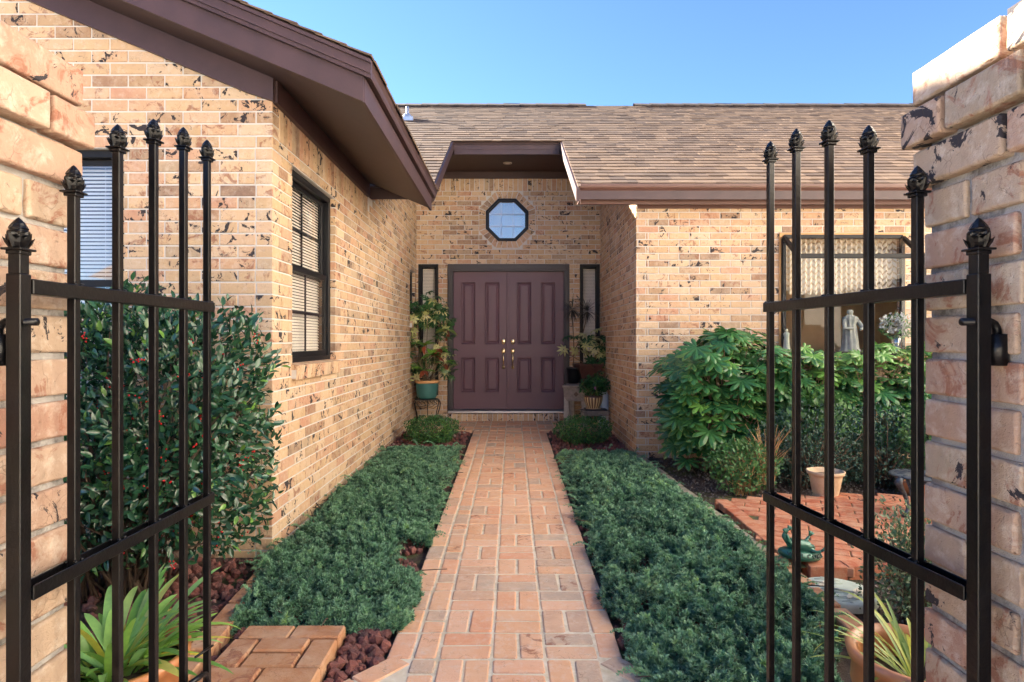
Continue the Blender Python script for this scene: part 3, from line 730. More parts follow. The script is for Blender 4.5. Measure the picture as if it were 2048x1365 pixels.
def sash_window(ax, p, u0, u1, z0, z1, mid, blind, glass, mun=True, depth=0.062, nmun=1):
    mb = MB(); d = depth
    framebox(mb, ax, p, u0, u1, z0, z1, 0.045, d - 0.022, d + 0.06)
    if mid:
        framebox(mb, ax, p, u0 + 0.045, u1 - 0.045, mid - 0.02, z1 - 0.045, 0.034, d + 0.022, d + 0.048)
        framebox(mb, ax, p, u0 + 0.045, u1 - 0.045, z0 + 0.045, mid + 0.02, 0.040, d - 0.006, d + 0.020)
    else: framebox(mb, ax, p, u0 + 0.04, u1 - 0.04, z0 + 0.04, z1 - 0.04, 0.012, d, d + 0.03)
    w_ = wpart(mb, 'window', [mBlack])
    def pane(z0_, z1_, dd, mm):
        m2 = MB(); a, b = u0 + 0.07, u1 - 0.07
        if ax == 'x': m2.box((a, p + dd, z0_), (b, p + dd + 0.004, z1_))
        else: m2.box((p - dd - 0.004, a, z0_), (p - dd, b, z1_))
        m2.build('pane', [glass], w_)
        if mm:
            m3 = MB(); um = (a + b) / 2; zm = (z0_ + z1_) / 2
            for (q0, q1, r0, r1) in ((um - 0.009, um + 0.009, z0_, z1_), (a, b, zm - 0.009, zm + 0.009)):
                if ax == 'x': m3.box((q0, p + dd + 0.007, r0), (q1, p + dd + 0.015, r1))
                else: m3.box((p - dd - 0.015, q0, r0), (p - dd - 0.007, q1, r1))
            m3.build('muntin', [mBlack], w_)
    if mid: pane(mid + 0.01, z1 - 0.075, d + 0.032, mun); pane(z0 + 0.08, mid - 0.015, d + 0.006, mun)
    else: pane(z0 + 0.045, z1 - 0.045, d + 0.012, False)
    if blind:
        m4 = MB(); z = z1 - 0.07; dd = d + (0.085 if ax == 'x' else 0.058); sl = blind[1]
        while z > z0 + 0.05:
            a, b = u0 + 0.055, u1 - 0.055; hw, hz = 0.011 * math.cos(R(sl)), 0.011 * math.sin(R(sl))
            if ax == 'x': m4.add([(a, p+dd-hw, z-hz), (b, p+dd-hw, z-hz), (b, p+dd, z+0.002), (a, p+dd, z+0.002), (b, p+dd+hw, z+hz), (a, p+dd+hw, z+hz)], [(0,1,2,3), (3,2,4,5)])
            else: m4.add([(p-dd+hw, a, z-hz), (p-dd+hw, b, z-hz), (p-dd, b, z+0.002), (p-dd, a, z+0.002), (p-dd-hw, b, z+hz), (p-dd-hw, a, z+hz)], [(0,1,2,3), (3,2,4,5)])
            z -= blind[2]
        for q in (u0 + 0.2 * (u1 - u0), u0 + 0.8 * (u1 - u0)):
            if ax == 'x': m4.box((q - .001, p + dd - .012, z0 + 0.05), (q + .001, p + dd - .011, z1 - 0.07))
            else: m4.box((p - dd + .011, q - .001, z0 + 0.05), (p - dd + .012, q + .001, z1 - 0.07))
        m4.build('blind', [blind[0]], w_)
    m5 = MB()                                            # the room behind
    e = 0.02; dep = 0.9
    if ax == 'x': lo, hi = (u0 - e, p + 0.101, z0 - e), (u1 + e, p + dep, z1 + e)
    else: lo, hi = (p - dep, u0 - e, z0 - e), (p - 0.101, u1 + e, z1 + e)
    m5.box(lo, hi); f = m5.f[:]
    # drop the face toward the pane
    drop = 2 if ax == 'x' else 3
    m5.f = [q for k, q in enumerate(f) if k != drop]; m5.m = [0] * 5; m5.sm = [False] * 5
    m5.build('room', [blind[3] if blind else mRoomPale], w_)
    return w_
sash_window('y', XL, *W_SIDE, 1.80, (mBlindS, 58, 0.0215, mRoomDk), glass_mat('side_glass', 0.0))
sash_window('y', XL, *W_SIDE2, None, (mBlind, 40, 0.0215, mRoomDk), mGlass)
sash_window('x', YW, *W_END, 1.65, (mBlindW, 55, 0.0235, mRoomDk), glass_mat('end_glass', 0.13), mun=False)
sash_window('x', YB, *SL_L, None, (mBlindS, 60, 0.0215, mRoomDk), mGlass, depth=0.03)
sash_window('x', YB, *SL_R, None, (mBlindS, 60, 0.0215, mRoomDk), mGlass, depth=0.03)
# octagonal window
octg = glass_mat('octagon_glass', 0.55)
for q in octg.node_tree.nodes:
    if q.type == 'BSDF_GLOSSY': q.inputs['Color'].default_value = (1.0, 0.92, 0.84, 1)
mb = MB(); cx, cz = OCT[0], OCT[1]
def octring(mb, R0, R1, y0, y1, mi=0):
    def ring(Rr, y): return [(cx + Rr / math.cos(math.pi/8) * math.cos(math.pi/8 + k*math.pi/4), y, cz + Rr / math.cos(math.pi/8) * math.sin(math.pi/8 + k*math.pi/4)) for k in range(8)]
    v = ring(R0, y0) + ring(R1, y0) + ring(R1, y1) + ring(R0, y1); f = []
    for q in range(4):
        for k in range(8): f.append((q*8+k, q*8+(k+1)%8, ((q+1)%4)*8+(k+1)%8, ((q+1)%4)*8+k))
    mb.add(v, f, mi)
octring(mb, 0.316, 0.285, YB + 0.012, YB + 0.09); octring(mb, 0.290, 0.266, YB + 0.028, YB + 0.08)
ow = wpart(mb, 'window', [mBlack]); fix_normals(ow)
mb = MB(); mb.prism([(cx + 0.29 * math.cos(math.pi/8 + k*math.pi/4), YB + 0.05, cz + 0.29 * math.sin(math.pi/8 + k*math.pi/4)) for k in range(8)], (0, 0.004, 0)); mb.build('pane', [octg], ow)
mb = MB()
for q in (-0.09, 0.09):
    mb.box((cx + q - 0.006, YB + 0.042, cz - 0.27), (cx + q + 0.006, YB + 0.049, cz + 0.27)); mb.box((cx - 0.27, YB + 0.0425, cz + q - 0.006), (cx + 0.27, YB + 0.0485, cz + q + 0.006))
mb.build('muntin', [mWhite], ow)
mb = MB(); mb.box((cx - 0.36, YB + 0.101, cz - 0.36), (cx + 0.36, YB + 0.5, cz + 0.36)); mb.f.pop(2); mb.m.pop(); mb.sm.pop(); mb.build('room', [mRoomPale], ow)

# ------------------------------------------------------------------ double front door
ky = 0.00738
def bx(px): return (px - 1024) * ky
def bz(py): return CAMZ - (py - 682.5) * ky
mb = MB()
x0, x1 = bx(895.4), bx(1138.8); xi0, xi1 = bx(906), bx(1128.2)
for (a, b) in ((x0, xi0), (xi1, x1)):
    mb.cbox((a, YB - 0.015, 0.25), (b, YB + 0.10, HEAD - 0.002), 0.004)
    mb.cbox((a + (0.02 if a == x0 else 0.03), YB - 0.028, 0.25), (b - (0.03 if a == x0 else 0.02), YB - 0.0155, HEAD - 0.03), 0.003)
mb.cbox((xi0, YB - 0.015, bz(543.5)), (xi1, YB + 0.10, HEAD - 0.002), 0.004); mb.cbox((x0 + 0.03, YB - 0.028, bz(543.5) + 0.03), (x1 - 0.03, YB - 0.0155, HEAD - 0.018), 0.003)
mb.box((-1.0, YB + 0.10, 0.25), (0.9, YB + 0.15, 2.5))
wpart(mb, 'door_frame', [mDoorFr])
mb = MB(); mb.cbox((x0 + 0.01, YB - 0.09, 0.248), (x1 - 0.01, YB + 0.09, 0.282), 0.006); wpart(mb, 'threshold', [mAlu])
mb = MB()          # the leaves carry raised panels
fd = wpart(mb, 'front_door', [mDoor]) if False else None
def door_leaf(xa, xb, cols, sgn):
    mb = MB(); z0, z1 = bz(819.5), bz(543.5); y = YB + 0.045
    rows = [(bz(690.2), bz(563.2)), (bz(786.9), bz(714.4))]
    us = [xa]; 
    for c in cols: us += [bx(c[0]), bx(c[1])]
    us.append(xb)
    # stiles and rails as a flat sheet with holes
    def quad(a, b, c, d, yy): mb.add([(a, yy, c), (b, yy, c), (b, yy, d), (a, yy, d)], [(0, 1, 2, 3)])
    zs = [z0, rows[1][0], rows[1][1], rows[0][0], rows[0][1], z1]
    for i in range(5):
        for k in range(5):
            if i in (1, 3) and k in (1, 3): continue
            quad(us[i], us[i+1], zs[k], zs[k+1], y)
    for (ca, cb) in ((us[1], us[2]), (us[3], us[4])):
        for (za, zb) in rows:
            # moulding profile: (inset, depth)
            pr = [(0, 0), (0.004, -0.006), (0.012, -0.006), (0.016, 0.004), (0.026, 0.016), (0.032, 0.018), (0.038, 0.018), (0.060, 0.003), (0.064, 0.003)]
            prev = None
            for (ins_, dd) in pr:
                r = [(ca + ins_, y + dd, za + ins_), (cb - ins_, y + dd, za + ins_), (cb - ins_, y + dd, zb - ins_), (ca + ins_, y + dd, zb - ins_)]
                if prev: mb.add(prev + r, [(k, (k+1) % 4, 4 + (k+1) % 4, 4 + k) for k in range(4)])
                prev = r
            mb.add(prev, [(0, 1, 2, 3)])
    mb.box((xa, y, z0), (xa + 0.0005, y + 0.04, z1)); mb.box((xb - 0.0005, y, z0), (xb, y + 0.04, z1))
    if sgn < 0: mb.cbox((bx(1013.2), YB + 0.02, z0), (bx(1018.0), YB + 0.044, z1), 0.004)
    o = wpart(mb, 'door', [mDoor])
    hx = bx(1006.9) if sgn < 0 else bx(1025.6)
    m2 = MB(); yy = y
    def disc(c, r1, r2, dep, n=20):
        v = []; f = []
        for (s, d_) in ((1.0, 0.0), (0.95, -dep * 0.6), (0.75, -dep)):
            for k in range(n):
                a = 2 * math.pi * k / n; v.append((c[0] + r1 * s * math.cos(a), yy + d_, c[1] + r2 * s * math.sin(a)))
        for q in range(2):
            for k in range(n): f.append((q*n+k, q*n+(k+1)%n, (q+1)*n+(k+1)%n, (q+1)*n+k))
        f.append(tuple(2*n + k for k in range(n))); m2.add(v, f, 0, True)
    disc((hx, bz(683.7)), 0.030, 0.045, 0.012); disc((hx, bz(686)), 0.015, 0.015, 0.028)
    o2 = m2.build('deadbolt', [mBrass], o)
    m2 = MB(); disc((hx, bz(703)), 0.031, 0.050, 0.014); disc((hx, bz(735)), 0.022, 0.034, 0.012)
    pts = [(hx, yy - 0.01, bz(706)), (hx, yy - 0.045, bz(708)), (hx, yy - 0.058, bz(716)), (hx, yy - 0.055, bz(726)), (hx, yy - 0.035, bz(733)), (hx, yy - 0.005, bz(735))]
    m2.tube(pts, [0.012, 0.012, 0.013, 0.010, 0.007, 0.007], 10)
    m2.tube([(hx, yy - 0.01, bz(700)), (hx, yy - 0.05, bz(698)), (hx, yy - 0.065, bz(699))], [0.008, 0.010, 0.014], 10)
    m2.build('handle', [mBrass], o)
    return o
dA = door_leaf(bx(906.4), bx(1013.6), [(920.9, 950.8), (968.9, 999.8)], -1)
dB = door_leaf(bx(1016.6), bx(1127.9), [(1033.2, 1064), (1081.4, 1112)], 1)
fix_normals(dA); fix_normals(dB)
for o in (dA, dB):
    pass

# ------------------------------------------------------------------ garden window in the right wing
XA, XB, YG = 2.82, 4.10, 6.10
zb_, zf_, zt_ = 1.20, 2.13, 2.375
mb = MB()
def bar(p, q, t=0.040, mi=0):
    p = Vector(p); q = Vector(q); d = (q - p); L_ = d.length; rot = d.to_track_quat('X', 'Z').to_matrix().to_4x4()
    mb.cbox((0, -t / 2, -t / 2), (L_, t / 2, t / 2), 0.003, mi, Matrix.Translation(p) @ rot)
fx0, fx1 = XA + 0.02, XB - 0.02
bar((fx0, YG, zb_), (fx0, YG, zf_)); bar((fx1, YG, zb_), (fx1, YG, zf_)); bar((fx0, YG, zf_ + 0.018), (fx1, YG, zf_ + 0.018), 0.045); bar((fx0, YG, zb_ - 0.02), (fx1, YG, zb_ - 0.02), 0.045)
bar((fx0, YR - 0.02, zb_ - 0.02), (fx0, YR - 0.02, zt_)); bar((fx1, YR - 0.02, zb_ - 0.02), (fx1, YR - 0.02, zt_)); bar((fx0, YR - 0.02, zt_ + 0.02), (fx1, YR - 0.02, zt_ + 0.02))
for x in (fx0, fx1):
    bar((x, YG, zf_ + 0.02), (x, YR - 0.03, zt_ + 0.01)); bar((x, YG, zb_ - 0.02), (x, YR - 0.03, zb_ - 0.02))
bw = wpart(mb, 'window', [mBlack])
def sheet(pts, nm, mt, par=bw):
    m_ = MB(); a = [Vector(p) for p in pts]; n_ = (a[1]-a[0]).cross(a[2]-a[1]).normalized() * 0.004
    m_.prism(a, n_); return m_.build(nm, [mt], par)
gb = glass_mat('bay_glass', -0.015)
sheet([(fx0 + .02, YG, zb_), (fx1 - .02, YG, zb_), (fx1 - .02, YG, zf_), (fx0 + .02, YG, zf_)], 'pane', gb)
sheet([(fx0 + .02, YG + .02, zf_ + .03), (fx1 - .02, YG + .02, zf_ + .03), (fx1 - .02, YR - .04, zt_ + .005), (fx0 + .02, YR - .04, zt_ + .005)], 'pane', gb)
for x in (fx0, fx1):
    sheet([(x, YG + .02, zb_), (x, YR - .04, zb_), (x, YR - .04, zt_ - .02), (x, YG + .02, zf_)], 'pane', gb)
mb = MB(); mb.cbox((XA - 0.0, YG - 0.03, zb_ - 0.065), (XB, YR + 0.10, zb_ - 0.043), 0.003); mb.cbox((XA - .02, YR - 0.016, HEAD - 0.055), (XB + .02, YR + 0.06, HEAD - .002), 0.003)
mb.cbox((XA - .022, YR - 0.014, 16 * C), (XA + .0, YR + 0.06, HEAD - .056), 0.003); mb.cbox((XB, YR - 0.014, 16 * C), (XB + .022, YR + 0.06, HEAD - .056), 0.003)
mb.build('window_trim', [mTrimWood], bw)
# shelf board and room behind
mb = MB(); mb.box((XA - 0.9, YR + 0.101, 0.9), (XB + 1.2, YR + 2.4, 2.70)); 
f = mb.f[:]; mb.f = [q for k, q in enumerate(f) if k not in (2,)]; mb.m = [0]*5; mb.sm = [False]*5
mb.box((XA, YR + 0.10, zb_ - 0.06), (XB, YR + 0.40, zb_ - 0.03))
mb.cbox((3.62, YR + 2.36, 0.9), (3.70, YR + 2.398, 2.6), 0.004); mb.cbox((4.52, YR + 2.36, 0.9), (4.60, YR + 2.398, 2.6), 0.004)
mb.build('room', [mRoomTan], bw)
def lace_mat():
    m, nt, n, l, b = newmat('lace'); co = objco(nt)
    b.inputs['Base Color'].default_value = (0.66, 0.58, 0.45, 1); b.inputs['Roughness'].default_value = 0.9
    sp = nt.nodes.new('ShaderNodeSeparateXYZ'); l.new(co, sp.inputs[0])
    fr = mth(nt, 'ABSOLUTE', mth(nt, 'SUBTRACT', mth(nt, 'FRACT', mth(nt, 'MULTIPLY', sp.outputs[0], 14.0)), 0.5))
    zz = mth(nt, 'FRACT', mth(nt, 'ADD', mth(nt, 'MULTIPLY', sp.outputs[2], 16.0), mth(nt, 'MULTIPLY', fr, 1.4)))
    hole = mth(nt, 'GREATER_THAN', zz, 0.62)
    hole = mth(nt, 'MULTIPLY', hole, mth(nt, 'GREATER_THAN', noi(nt, co, 90, 2), 0.42))
    tr = nt.nodes.new('ShaderNodeBsdfTransparent'); mx = nt.nodes.new('ShaderNodeMixShader')
    l.new(mth(nt, 'ADD', mth(nt, 'MULTIPLY', hole, 0.65), 0.12), mx.inputs[0]); l.new(b.outputs[0], mx.inputs[1]); l.new(tr.outputs[0], mx.inputs[2]); l.new(mx.outputs[0], n['Material Output'].inputs[0])
    return m
mLaceT = lace_mat()
mb = MB(); nx = 260; vs = []; fs = []
for i in range(nx + 1):
    x = XA + 0.03 + (XB - XA - 0.06) * i / nx; ph = i / nx * 18
    zb2 = 1.84 - 0.045 * abs(math.sin(math.pi * ph))
    yy = YR + 0.07 + 0.012 * math.sin(i * 0.55)
    for k in range(5): vs.append((x, yy, zb2 + (2.40 - zb2) * k / 4))
for i in range(nx):
    for k in range(4): fs.append((i*5+k, (i+1)*5+k, (i+1)*5+k+1, i*5+k+1))
mb.add(vs, fs); mb.build('curtain', [mLaceT], bw)
# things standing on the window shelf
mb = MB()
def draped(cx_, cy_, z, h, rb):
    def fn(a, zz): return 1 + 0.10 * math.sin(9 * a + zz * 6) + 0.05 * math.sin(17 * a + 2)
    prof = [(rb * 1.25, 0), (rb * 1.2, h * .05), (rb * 0.95, h * .12), (rb * .82, h * .35), (rb * .72, h * .55), (rb * .60, h * .66), (rb * .78, h * .76), (rb * .80, h * .82), (rb * .42, h * .865), (rb * .20, h * .885)]
    mb.lathe(prof, 40, (cx_, cy_, z), 0, True, fn)
    mb.lathe([(rb * .20, h * .87), (rb * .34, h * .91), (rb * .38, h * .95), (rb * .28, h * .99), (0.001, h)], 20, (cx_, cy_, z), 0, True)
sx = (1700 - 1024) / F * 6.35
draped(sx, 6.35, zb_ - 0.03, 0.46, 0.085)
mb.tube([(sx + 0.06, 6.34, zb_ + 0.32), (sx + 0.10, 6.29, zb_ + 0.24), (sx + 0.05, 6.25, zb_ + 0.22)], [0.026, 0.022, 0.013], 10); mb.tube([(sx - 0.06, 6.34, zb_ + 0.32), (sx - 0.09, 6.29, zb_ + 0.23), (sx - 0.02, 6.25, zb_ + 0.23)], [0.026, 0.022, 0.013], 10)
tag(mb.build('statue', [mStatue]), 'grey draped female statue standing inside the garden window', 'statue')
mb = MB(); fx = (1573 - 1024) / F * 6.33
draped(fx, 6.33, zb_ - 0.03, 0.26, 0.035); tag(mb.build('figurine', [mStatueW]), 'small white figurine in the left corner of the garden window', 'figurine')
vxx = (1792 - 1024) / F * 6.32
vr = empty('flower_vase', (vxx, 6.32, zb_ - 0.03), 0, 'clear glass vase of white artificial flowers in the garden window', 'vase')
mb = MB(); mb.lathe([(0.035, 0), (0.045, 0.02), (0.05, 0.10), (0.06, 0.19), (0.055, 0.19), (0.045, 0.1), (0.038, 0.02)], 20); mb.build('vase', [glass_mat('vase_glass', 0.25)], vr)
pos = rand_dirs(300) * np.array([0.17, 0.10, 0.12]) * (0.5 + 0.5 * nrg.random((300, 1))) + np.array([0, 0, 0.31])
scatter('flowers', [leaf(1, .8, 2, .2, .2)], frames(pos, rand_dirs(300), rand_dirs(300), np.full(300, 0.036)), mPetal, vr)
pos = rand_dirs(160) * np.array([0.15, 0.09, 0.13]) + np.array([0, 0, 0.27])
scatter('leaves', [leaf(1, .3, 3)], frames(pos, rand_dirs(160), rand_dirs(160), np.full(160, 0.06)), mShrub, vr)
# ------------------------------------------------------------------ ground, path, patio
def soil_mat():
    m, nt, n, l, b = newmat('bed_soil'); co = objco(nt)
    c = mixc(nt, ramp(nt, noi(nt, co, 30, 6, 0.75), [(0.35, 0.0), (0.65, 1.0)]), (0.045, 0.028, 0.020), (0.11, 0.075, 0.055))
    c = mixc(nt, ramp(nt, noi(nt, co, 2.2, 5, 0.65), [(0.52, 0.0), (0.62, 0.75)]), c, (0.10, 0.12, 0.03))
    c = mixc(nt, ramp(nt, noi(nt, co, 170, 3, 0.7), [(0.66, 0.0), (0.70, 0.7)]), c, (0.34, 0.31, 0.28))
    l.new(c, b.inputs['Base Color']); b.inputs['Roughness'].default_value = 0.95
    bump(nt, noi(nt, co, 90, 6, 0.8), 0.9, 0.02, b)
    return m
mSoilBed = soil_mat()
mDrive = mortar_mat('driveway_concrete', (0.54, 0.50, 0.44), (0.60, 0.56, 0.49), bs=0.2)
mMulch = simple('leaf_litter', (0.10, 0.075, 0.06), (0.24, 0.21, 0.19), 0.95, scale=45, bs=0.8, bscale=90, bd=0.01)
mb = MB(); ys = [-400, 0.0, 10.0, 400]; zs = [-0.03, -0.03, 0.133, 0.133]; xs = [-400, 400]
for i in range(3):
    mb.add([(-400, ys[i], zs[i]), (400, ys[i], zs[i]), (400, ys[i+1], zs[i+1]), (-400, ys[i+1], zs[i+1])], [(0, 1, 2, 3)])
tag(mb.build('ground', [mSoilBed]), kind='structure')
mb = MB(); mb.box((-14, -22, -0.029), (14, 0.55, -0.004)); tag(mb.build('driveway', [mDrive]), kind='structure')
# the sunlit house across the drive, behind the camera: it is what the windows mirror
nb = empty('neighbour_house', (0, -10, 0), 0, 'pale stucco house across the driveway behind the gate', 'house')
mStucco = simple('pale_stucco', (0.72, 0.68, 0.61), (0.76, 0.72, 0.65), 0.9, scale=6, bs=0.3)
mb = MB(); mb.box((-11, -6, -0.1), (11, 0, 3.1)); mb.build('wall', [mStucco], nb)
mb = MB(); mb.prism([(-11.6, 0.6, 3.05), (-11.6, -3, 4.7), (-11.6, -6.6, 3.05)], (23.2, 0, 0)); mb.build('roof', [mShingle], nb)
for x in (-7.5, -2.4, 2.6, 7.2):
    mb = MB(); framebox(mb, 'x', 0.0, x, x + 1.3, 0.95, 2.35, 0.06, 0.004, 0.05)
    w_ = mb.build('window', [mBlack], nb); mb = MB(); mb.box((x + .05, 0.01, 1.0), (x + 1.25, 0.02, 2.3)); mb.build('pane', [mGlass], w_); mb = MB(); mb.box((x + .05, 0.003, 1.0), (x + 1.25, 0.008, 2.3)); mb.build('blind', [mBlindW], w_)
mb = MB(); mb.box((5.75, -12, -0.1), (13, 6.35, 7.2)); gb_ = empty('bounce_building', (9, -4, 0), 0, 'tall pale stucco block added right of the garden to bounce sunlight in', 'building')  # added out of view as a reflector, bouncing sunlight into the court
o_ = mb.build('wall', [mStucco], gb_, (-9, 4, 0))
for (a_, b_, c_, d_) in ((-1.6, 0.2, 0.9, 2.3), (1.4, 3.2, 0.9, 2.3), (-4.6, -3.2, 0.9, 2.3), (-1.6, 0.2, 3.4, 4.7), (1.4, 3.2, 3.4, 4.7)):
    mb = MB(); framebox(mb, 'y', 5.75, a_, b_, c_, d_, 0.08, -0.05, 0.01); w_ = mb.build('window', [mBlindW], gb_, (-9, 4, 0)); mb = MB(); mb.box((5.735, a_ + .07, c_ + .07), (5.749, b_ - .07, d_ - .07)); mb.build('pane', [mBlack], w_)
mb = MB(); mb.prism([(5.3, -12.5, 7.15), (9.4, -12.5, 8.9), (13.5, -12.5, 7.15)], (0, 19.0, 0)); mb.build('roof', [mShingle], gb_, (-9, 4, 0))
# paver helper: lies on the tilted path plane
pv_u = Vector((1, 0, 0)); pv_w = Vector((0, 1, 0.0163)).normalized(); pv_n = Vector((0, -0.0163, 1)).normalized()
def pav(mb, x0, x1, y0, y1, zoff=0.0, j=0.005, mi=0, depth=0.05, tilt=0.0012):
    if x1 - x0 < 0.03 or y1 - y0 < 0.03: return
    q = 0.006; dx = [rng.uniform(-0.003, 0.003) for _ in range(8)]; k = 0.0035
    h = [rng.uniform(-tilt, tilt) for _ in range(4)]; h0 = rng.uniform(-.0015, .0015)
    def P(x, y, d): return Vector((x, y, 0.0163 * y + zoff + d))
    X0, X1, Y0, Y1 = x0 + j, x1 - j, y0 + j, y1 - j
    cx = [(X0 + dx[0], Y0 + dx[1]), (X1 + dx[2], Y0 + dx[3]), (X1 + dx[4], Y1 + dx[5]), (X0 + dx[6], Y1 + dx[7])]
    sg = [(1, 1), (-1, 1), (-1, -1), (1, -1)]
    vs = []
    for lvl, ins_ in ((-depth, 0), (-0.007, 0), (-0.002, 0.0025), (0.0, 0.007)):
        for i, (x, y) in enumerate(cx):                 # rounded corners: two points per corner
            sx_, sy_ = sg[i]; rr = 0.007
            a = (x + sx_ * (ins_ + rr), y + sy_ * ins_); b = (x + sx_ * ins_, y + sy_ * (ins_ + rr))
            if i in (0, 2): a, b = b, a
            for pnt in (a, b): vs.append(P(*pnt, lvl + h0 + h[i]))
    fs = []
    for L_ in range(3):
        for k in range(8): fs.append((L_*8+k, L_*8+(k+1)%8, (L_+1)*8+(k+1)%8, (L_+1)*8+k))
    fs.append(tuple(24 + k for k in range(8)))
    mb.add(vs, fs, mi)
PX0, PX1 = -0.505, 0.449
S_ = 0.2148
def square(mb, x, y, vert, x1=None, zoff=0.0):
    """one basket-weave square (or its left half when x1 is given)"""
    X1 = x + S_ if x1 is None else x1
    if vert:
        n = 2 if x1 is None else 1
        for k in range(n): pav(mb, x + k * (X1 - x) / n, x + (k + 1) * (X1 - x) / n, y, y + S_, zoff)
    else:
        for k in range(2): pav(mb, x, X1, y + k * S_ / 2, y + (k + 1) * S_ / 2, zoff)
mb = MB(); Y0 = 2.45; nr = 26
for i in range(nr):
    y = Y0 + i * S_
    pav(mb, PX0, PX0 + 0.106, y, y + S_); pav(mb, PX1 - 0.103, PX1, y + rng.uniform(-.01, .01), y + S_)
    x = PX0 + 0.108
    square(mb, x, y, i % 2 == 0, x + 0.1)
    for k in range(3): square(mb, x + 0.1 + k * S_, y, (i + k) % 2 == 1)
YP1 = Y0 + nr * S_                                   # near edge of the landing
FLX = 0.36
def flim(y): return min(FLX, max(0.0, 0.842 * (Y0 - y)))
for i in range(-10, 0):                              # apron toward the gate, flaring
    y = Y0 + i * S_; xs = PX0 + 0.208; ym = y + S_ / 2
    L0, L1 = PX0 - flim(ym) + 0.135, PX1 + flim(ym) - 0.135
    for k in range(-3, 7):
        x = xs + k * S_
        if x >= L0 - .02 and x + S_ <= L1 + .02: square(mb, x, y, (i + k) % 2 == 1)
        elif x + S_ / 2 >= L0 - .02 and x + S_ <= L1 + .02: square(mb, x + S_ / 2, y, i % 2 == 0, x + S_)
        elif x >= L0 - .02 and x + S_ / 2 <= L1 + .02: square(mb, x, y, i % 2 == 0, x + S_ / 2)
# diagonal border bricks of the flare
def pavrot(mb, cx_, cy_, L_, W_, ang, zoff=0.001, h=0.05):
    M_ = Matrix.Translation((cx_, cy_, G(cy_) + zoff)) @ Matrix.Rotation(ang, 4, 'Z') @ Matrix.Rotation(R(rng.uniform(-.4, .4)), 4, 'X')
    mb.cbox((-L_/2, -W_/2, -h), (L_/2, W_/2, 0.0), 0.005, 0, M_)
for sgn, xe in ((-1, PX0), (1, PX1)):
    d = Vector((sgn * 0.644, -0.765)); nn_ = Vector((-sgn * 0.765, -0.644))
    for k in range(3):
        c_ = Vector((xe, Y0)) + d * (0.06 + 0.212 * k) + nn_ * 0.052
        pavrot(mb, c_.x, c_.y, 0.206, 0.1, math.atan2(d.y, d.x), 0.0)
    for k in range(6): pavrot(mb, xe + sgn * (FLX - .052), 1.86 - k * S_, 0.1, 0.207, 0, 0.0)
mb2 = mb
xe0, xe1 = PX0 - 0.33, PX1 + 0.33
def sheetz(mb, x0, x1, y0, y1, dz, mi):
    mb.add([(x0, y0, G(y0)+dz), (x1, y0, G(y0)+dz), (x1, y1, G(y1)+dz), (x0, y1, G(y1)+dz)], [(0, 1, 2, 3)], mi)
sheetz(mb, PX0 + .012, PX1 - .012, 2.5, YP1, -0.0045, 1)
q_ = FLX - .012; yq = Y0 - FLX / .842
mb.add([(PX0 + .012, 2.5, G(2.5) - .0045), (PX0 + .012, 2.42, G(2.42) - .0045), (PX0 - q_, yq, G(yq) - .0045), (PX0 - q_, .3, G(.3) - .0045), (PX1 + q_, .3, G(.3) - .0045), (PX1 + q_, yq, G(yq) - .0045), (PX1 - .012, 2.42, G(2.42) - .0045), (PX1 - .012, 2.5, G(2.5) - .0045)], [(0,1,2,3,4,5,6,7)], 1)
tag(mb.build('brick_path', [mPave, mMortarPath]), kind='structure')
mb = MB(); y = YP1; i = 0
while y < YB - 0.17:
    k = 0; x = XL + 0.04
    while x < XR - 0.05:
        if x + S_ <= XR:
            if (i + k) % 2: 
                for q in range(2): pav(mb, x + q*S_/2, x + (q+1)*S_/2, y, min(y + S_, YB - .165), 0.006)
            else:
                for q in range(2): pav(mb, x, x + S_, y + q*S_/2, min(y + (q+1)*S_/2, YB - .165), 0.006)
        x += S_; k += 1
    y += S_; i += 1
sheetz(mb, XL + .02, XR - .02, YP1 + .01, YB - 0.05, 0.0015, 1)
tag(mb.build('entry_landing', [mPave, mMortarPath]), kind='structure')
# red brick patio on the right, running bond turned by some degrees, with an edge one brick high
mb = MB(); ang = R(-24); ca, sa = math.cos(ang), math.sin(ang)
def inpatio(x, y):
    if x < 1.53 or x > 5.2: return False
    back = 4.72 + 0.10 * math.sin((x - 1.5) * 1.2)
    return 3.30 < y < back
for i in range(-60, 60):
    for k in range(-30, 40):
        a = k * 0.205 + (i % 2) * 0.1025; b = i * 0.1025
        x = 2.6 + a * ca - b * sa; y = 4.0 + a * sa + b * ca
        if inpatio(x, y) and inpatio(x + 0.06 * ca, y + 0.06 * sa) and inpatio(x - 0.06 * ca, y - .06 * sa) and y > 3.36: pavrot(mb, x, y, 0.199, 0.0965, ang, 0.035)
for k in range(6): pavrot(mb, 1.575, 3.50 + k * 0.207, 0.098, 0.201, R(rng.uniform(-1.5, 1.5)), 0.0395)
for k in range(18):
    x = 1.60 + 0.1 + k * 0.207; pavrot(mb, x, 3.345, 0.201, 0.098, R(rng.uniform(-1.5, 1.5)), 0.041, 0.09)
sheetz(mb, 1.55, 5.2, 3.32, 4.70, 0.026, 1)
tag(mb.build('brick_patio', [mPaveRed, simple('joint_moss', (0.06, 0.05, 0.03), (0.10, 0.11, 0.03), 0.95, scale=20)]), kind='structure')
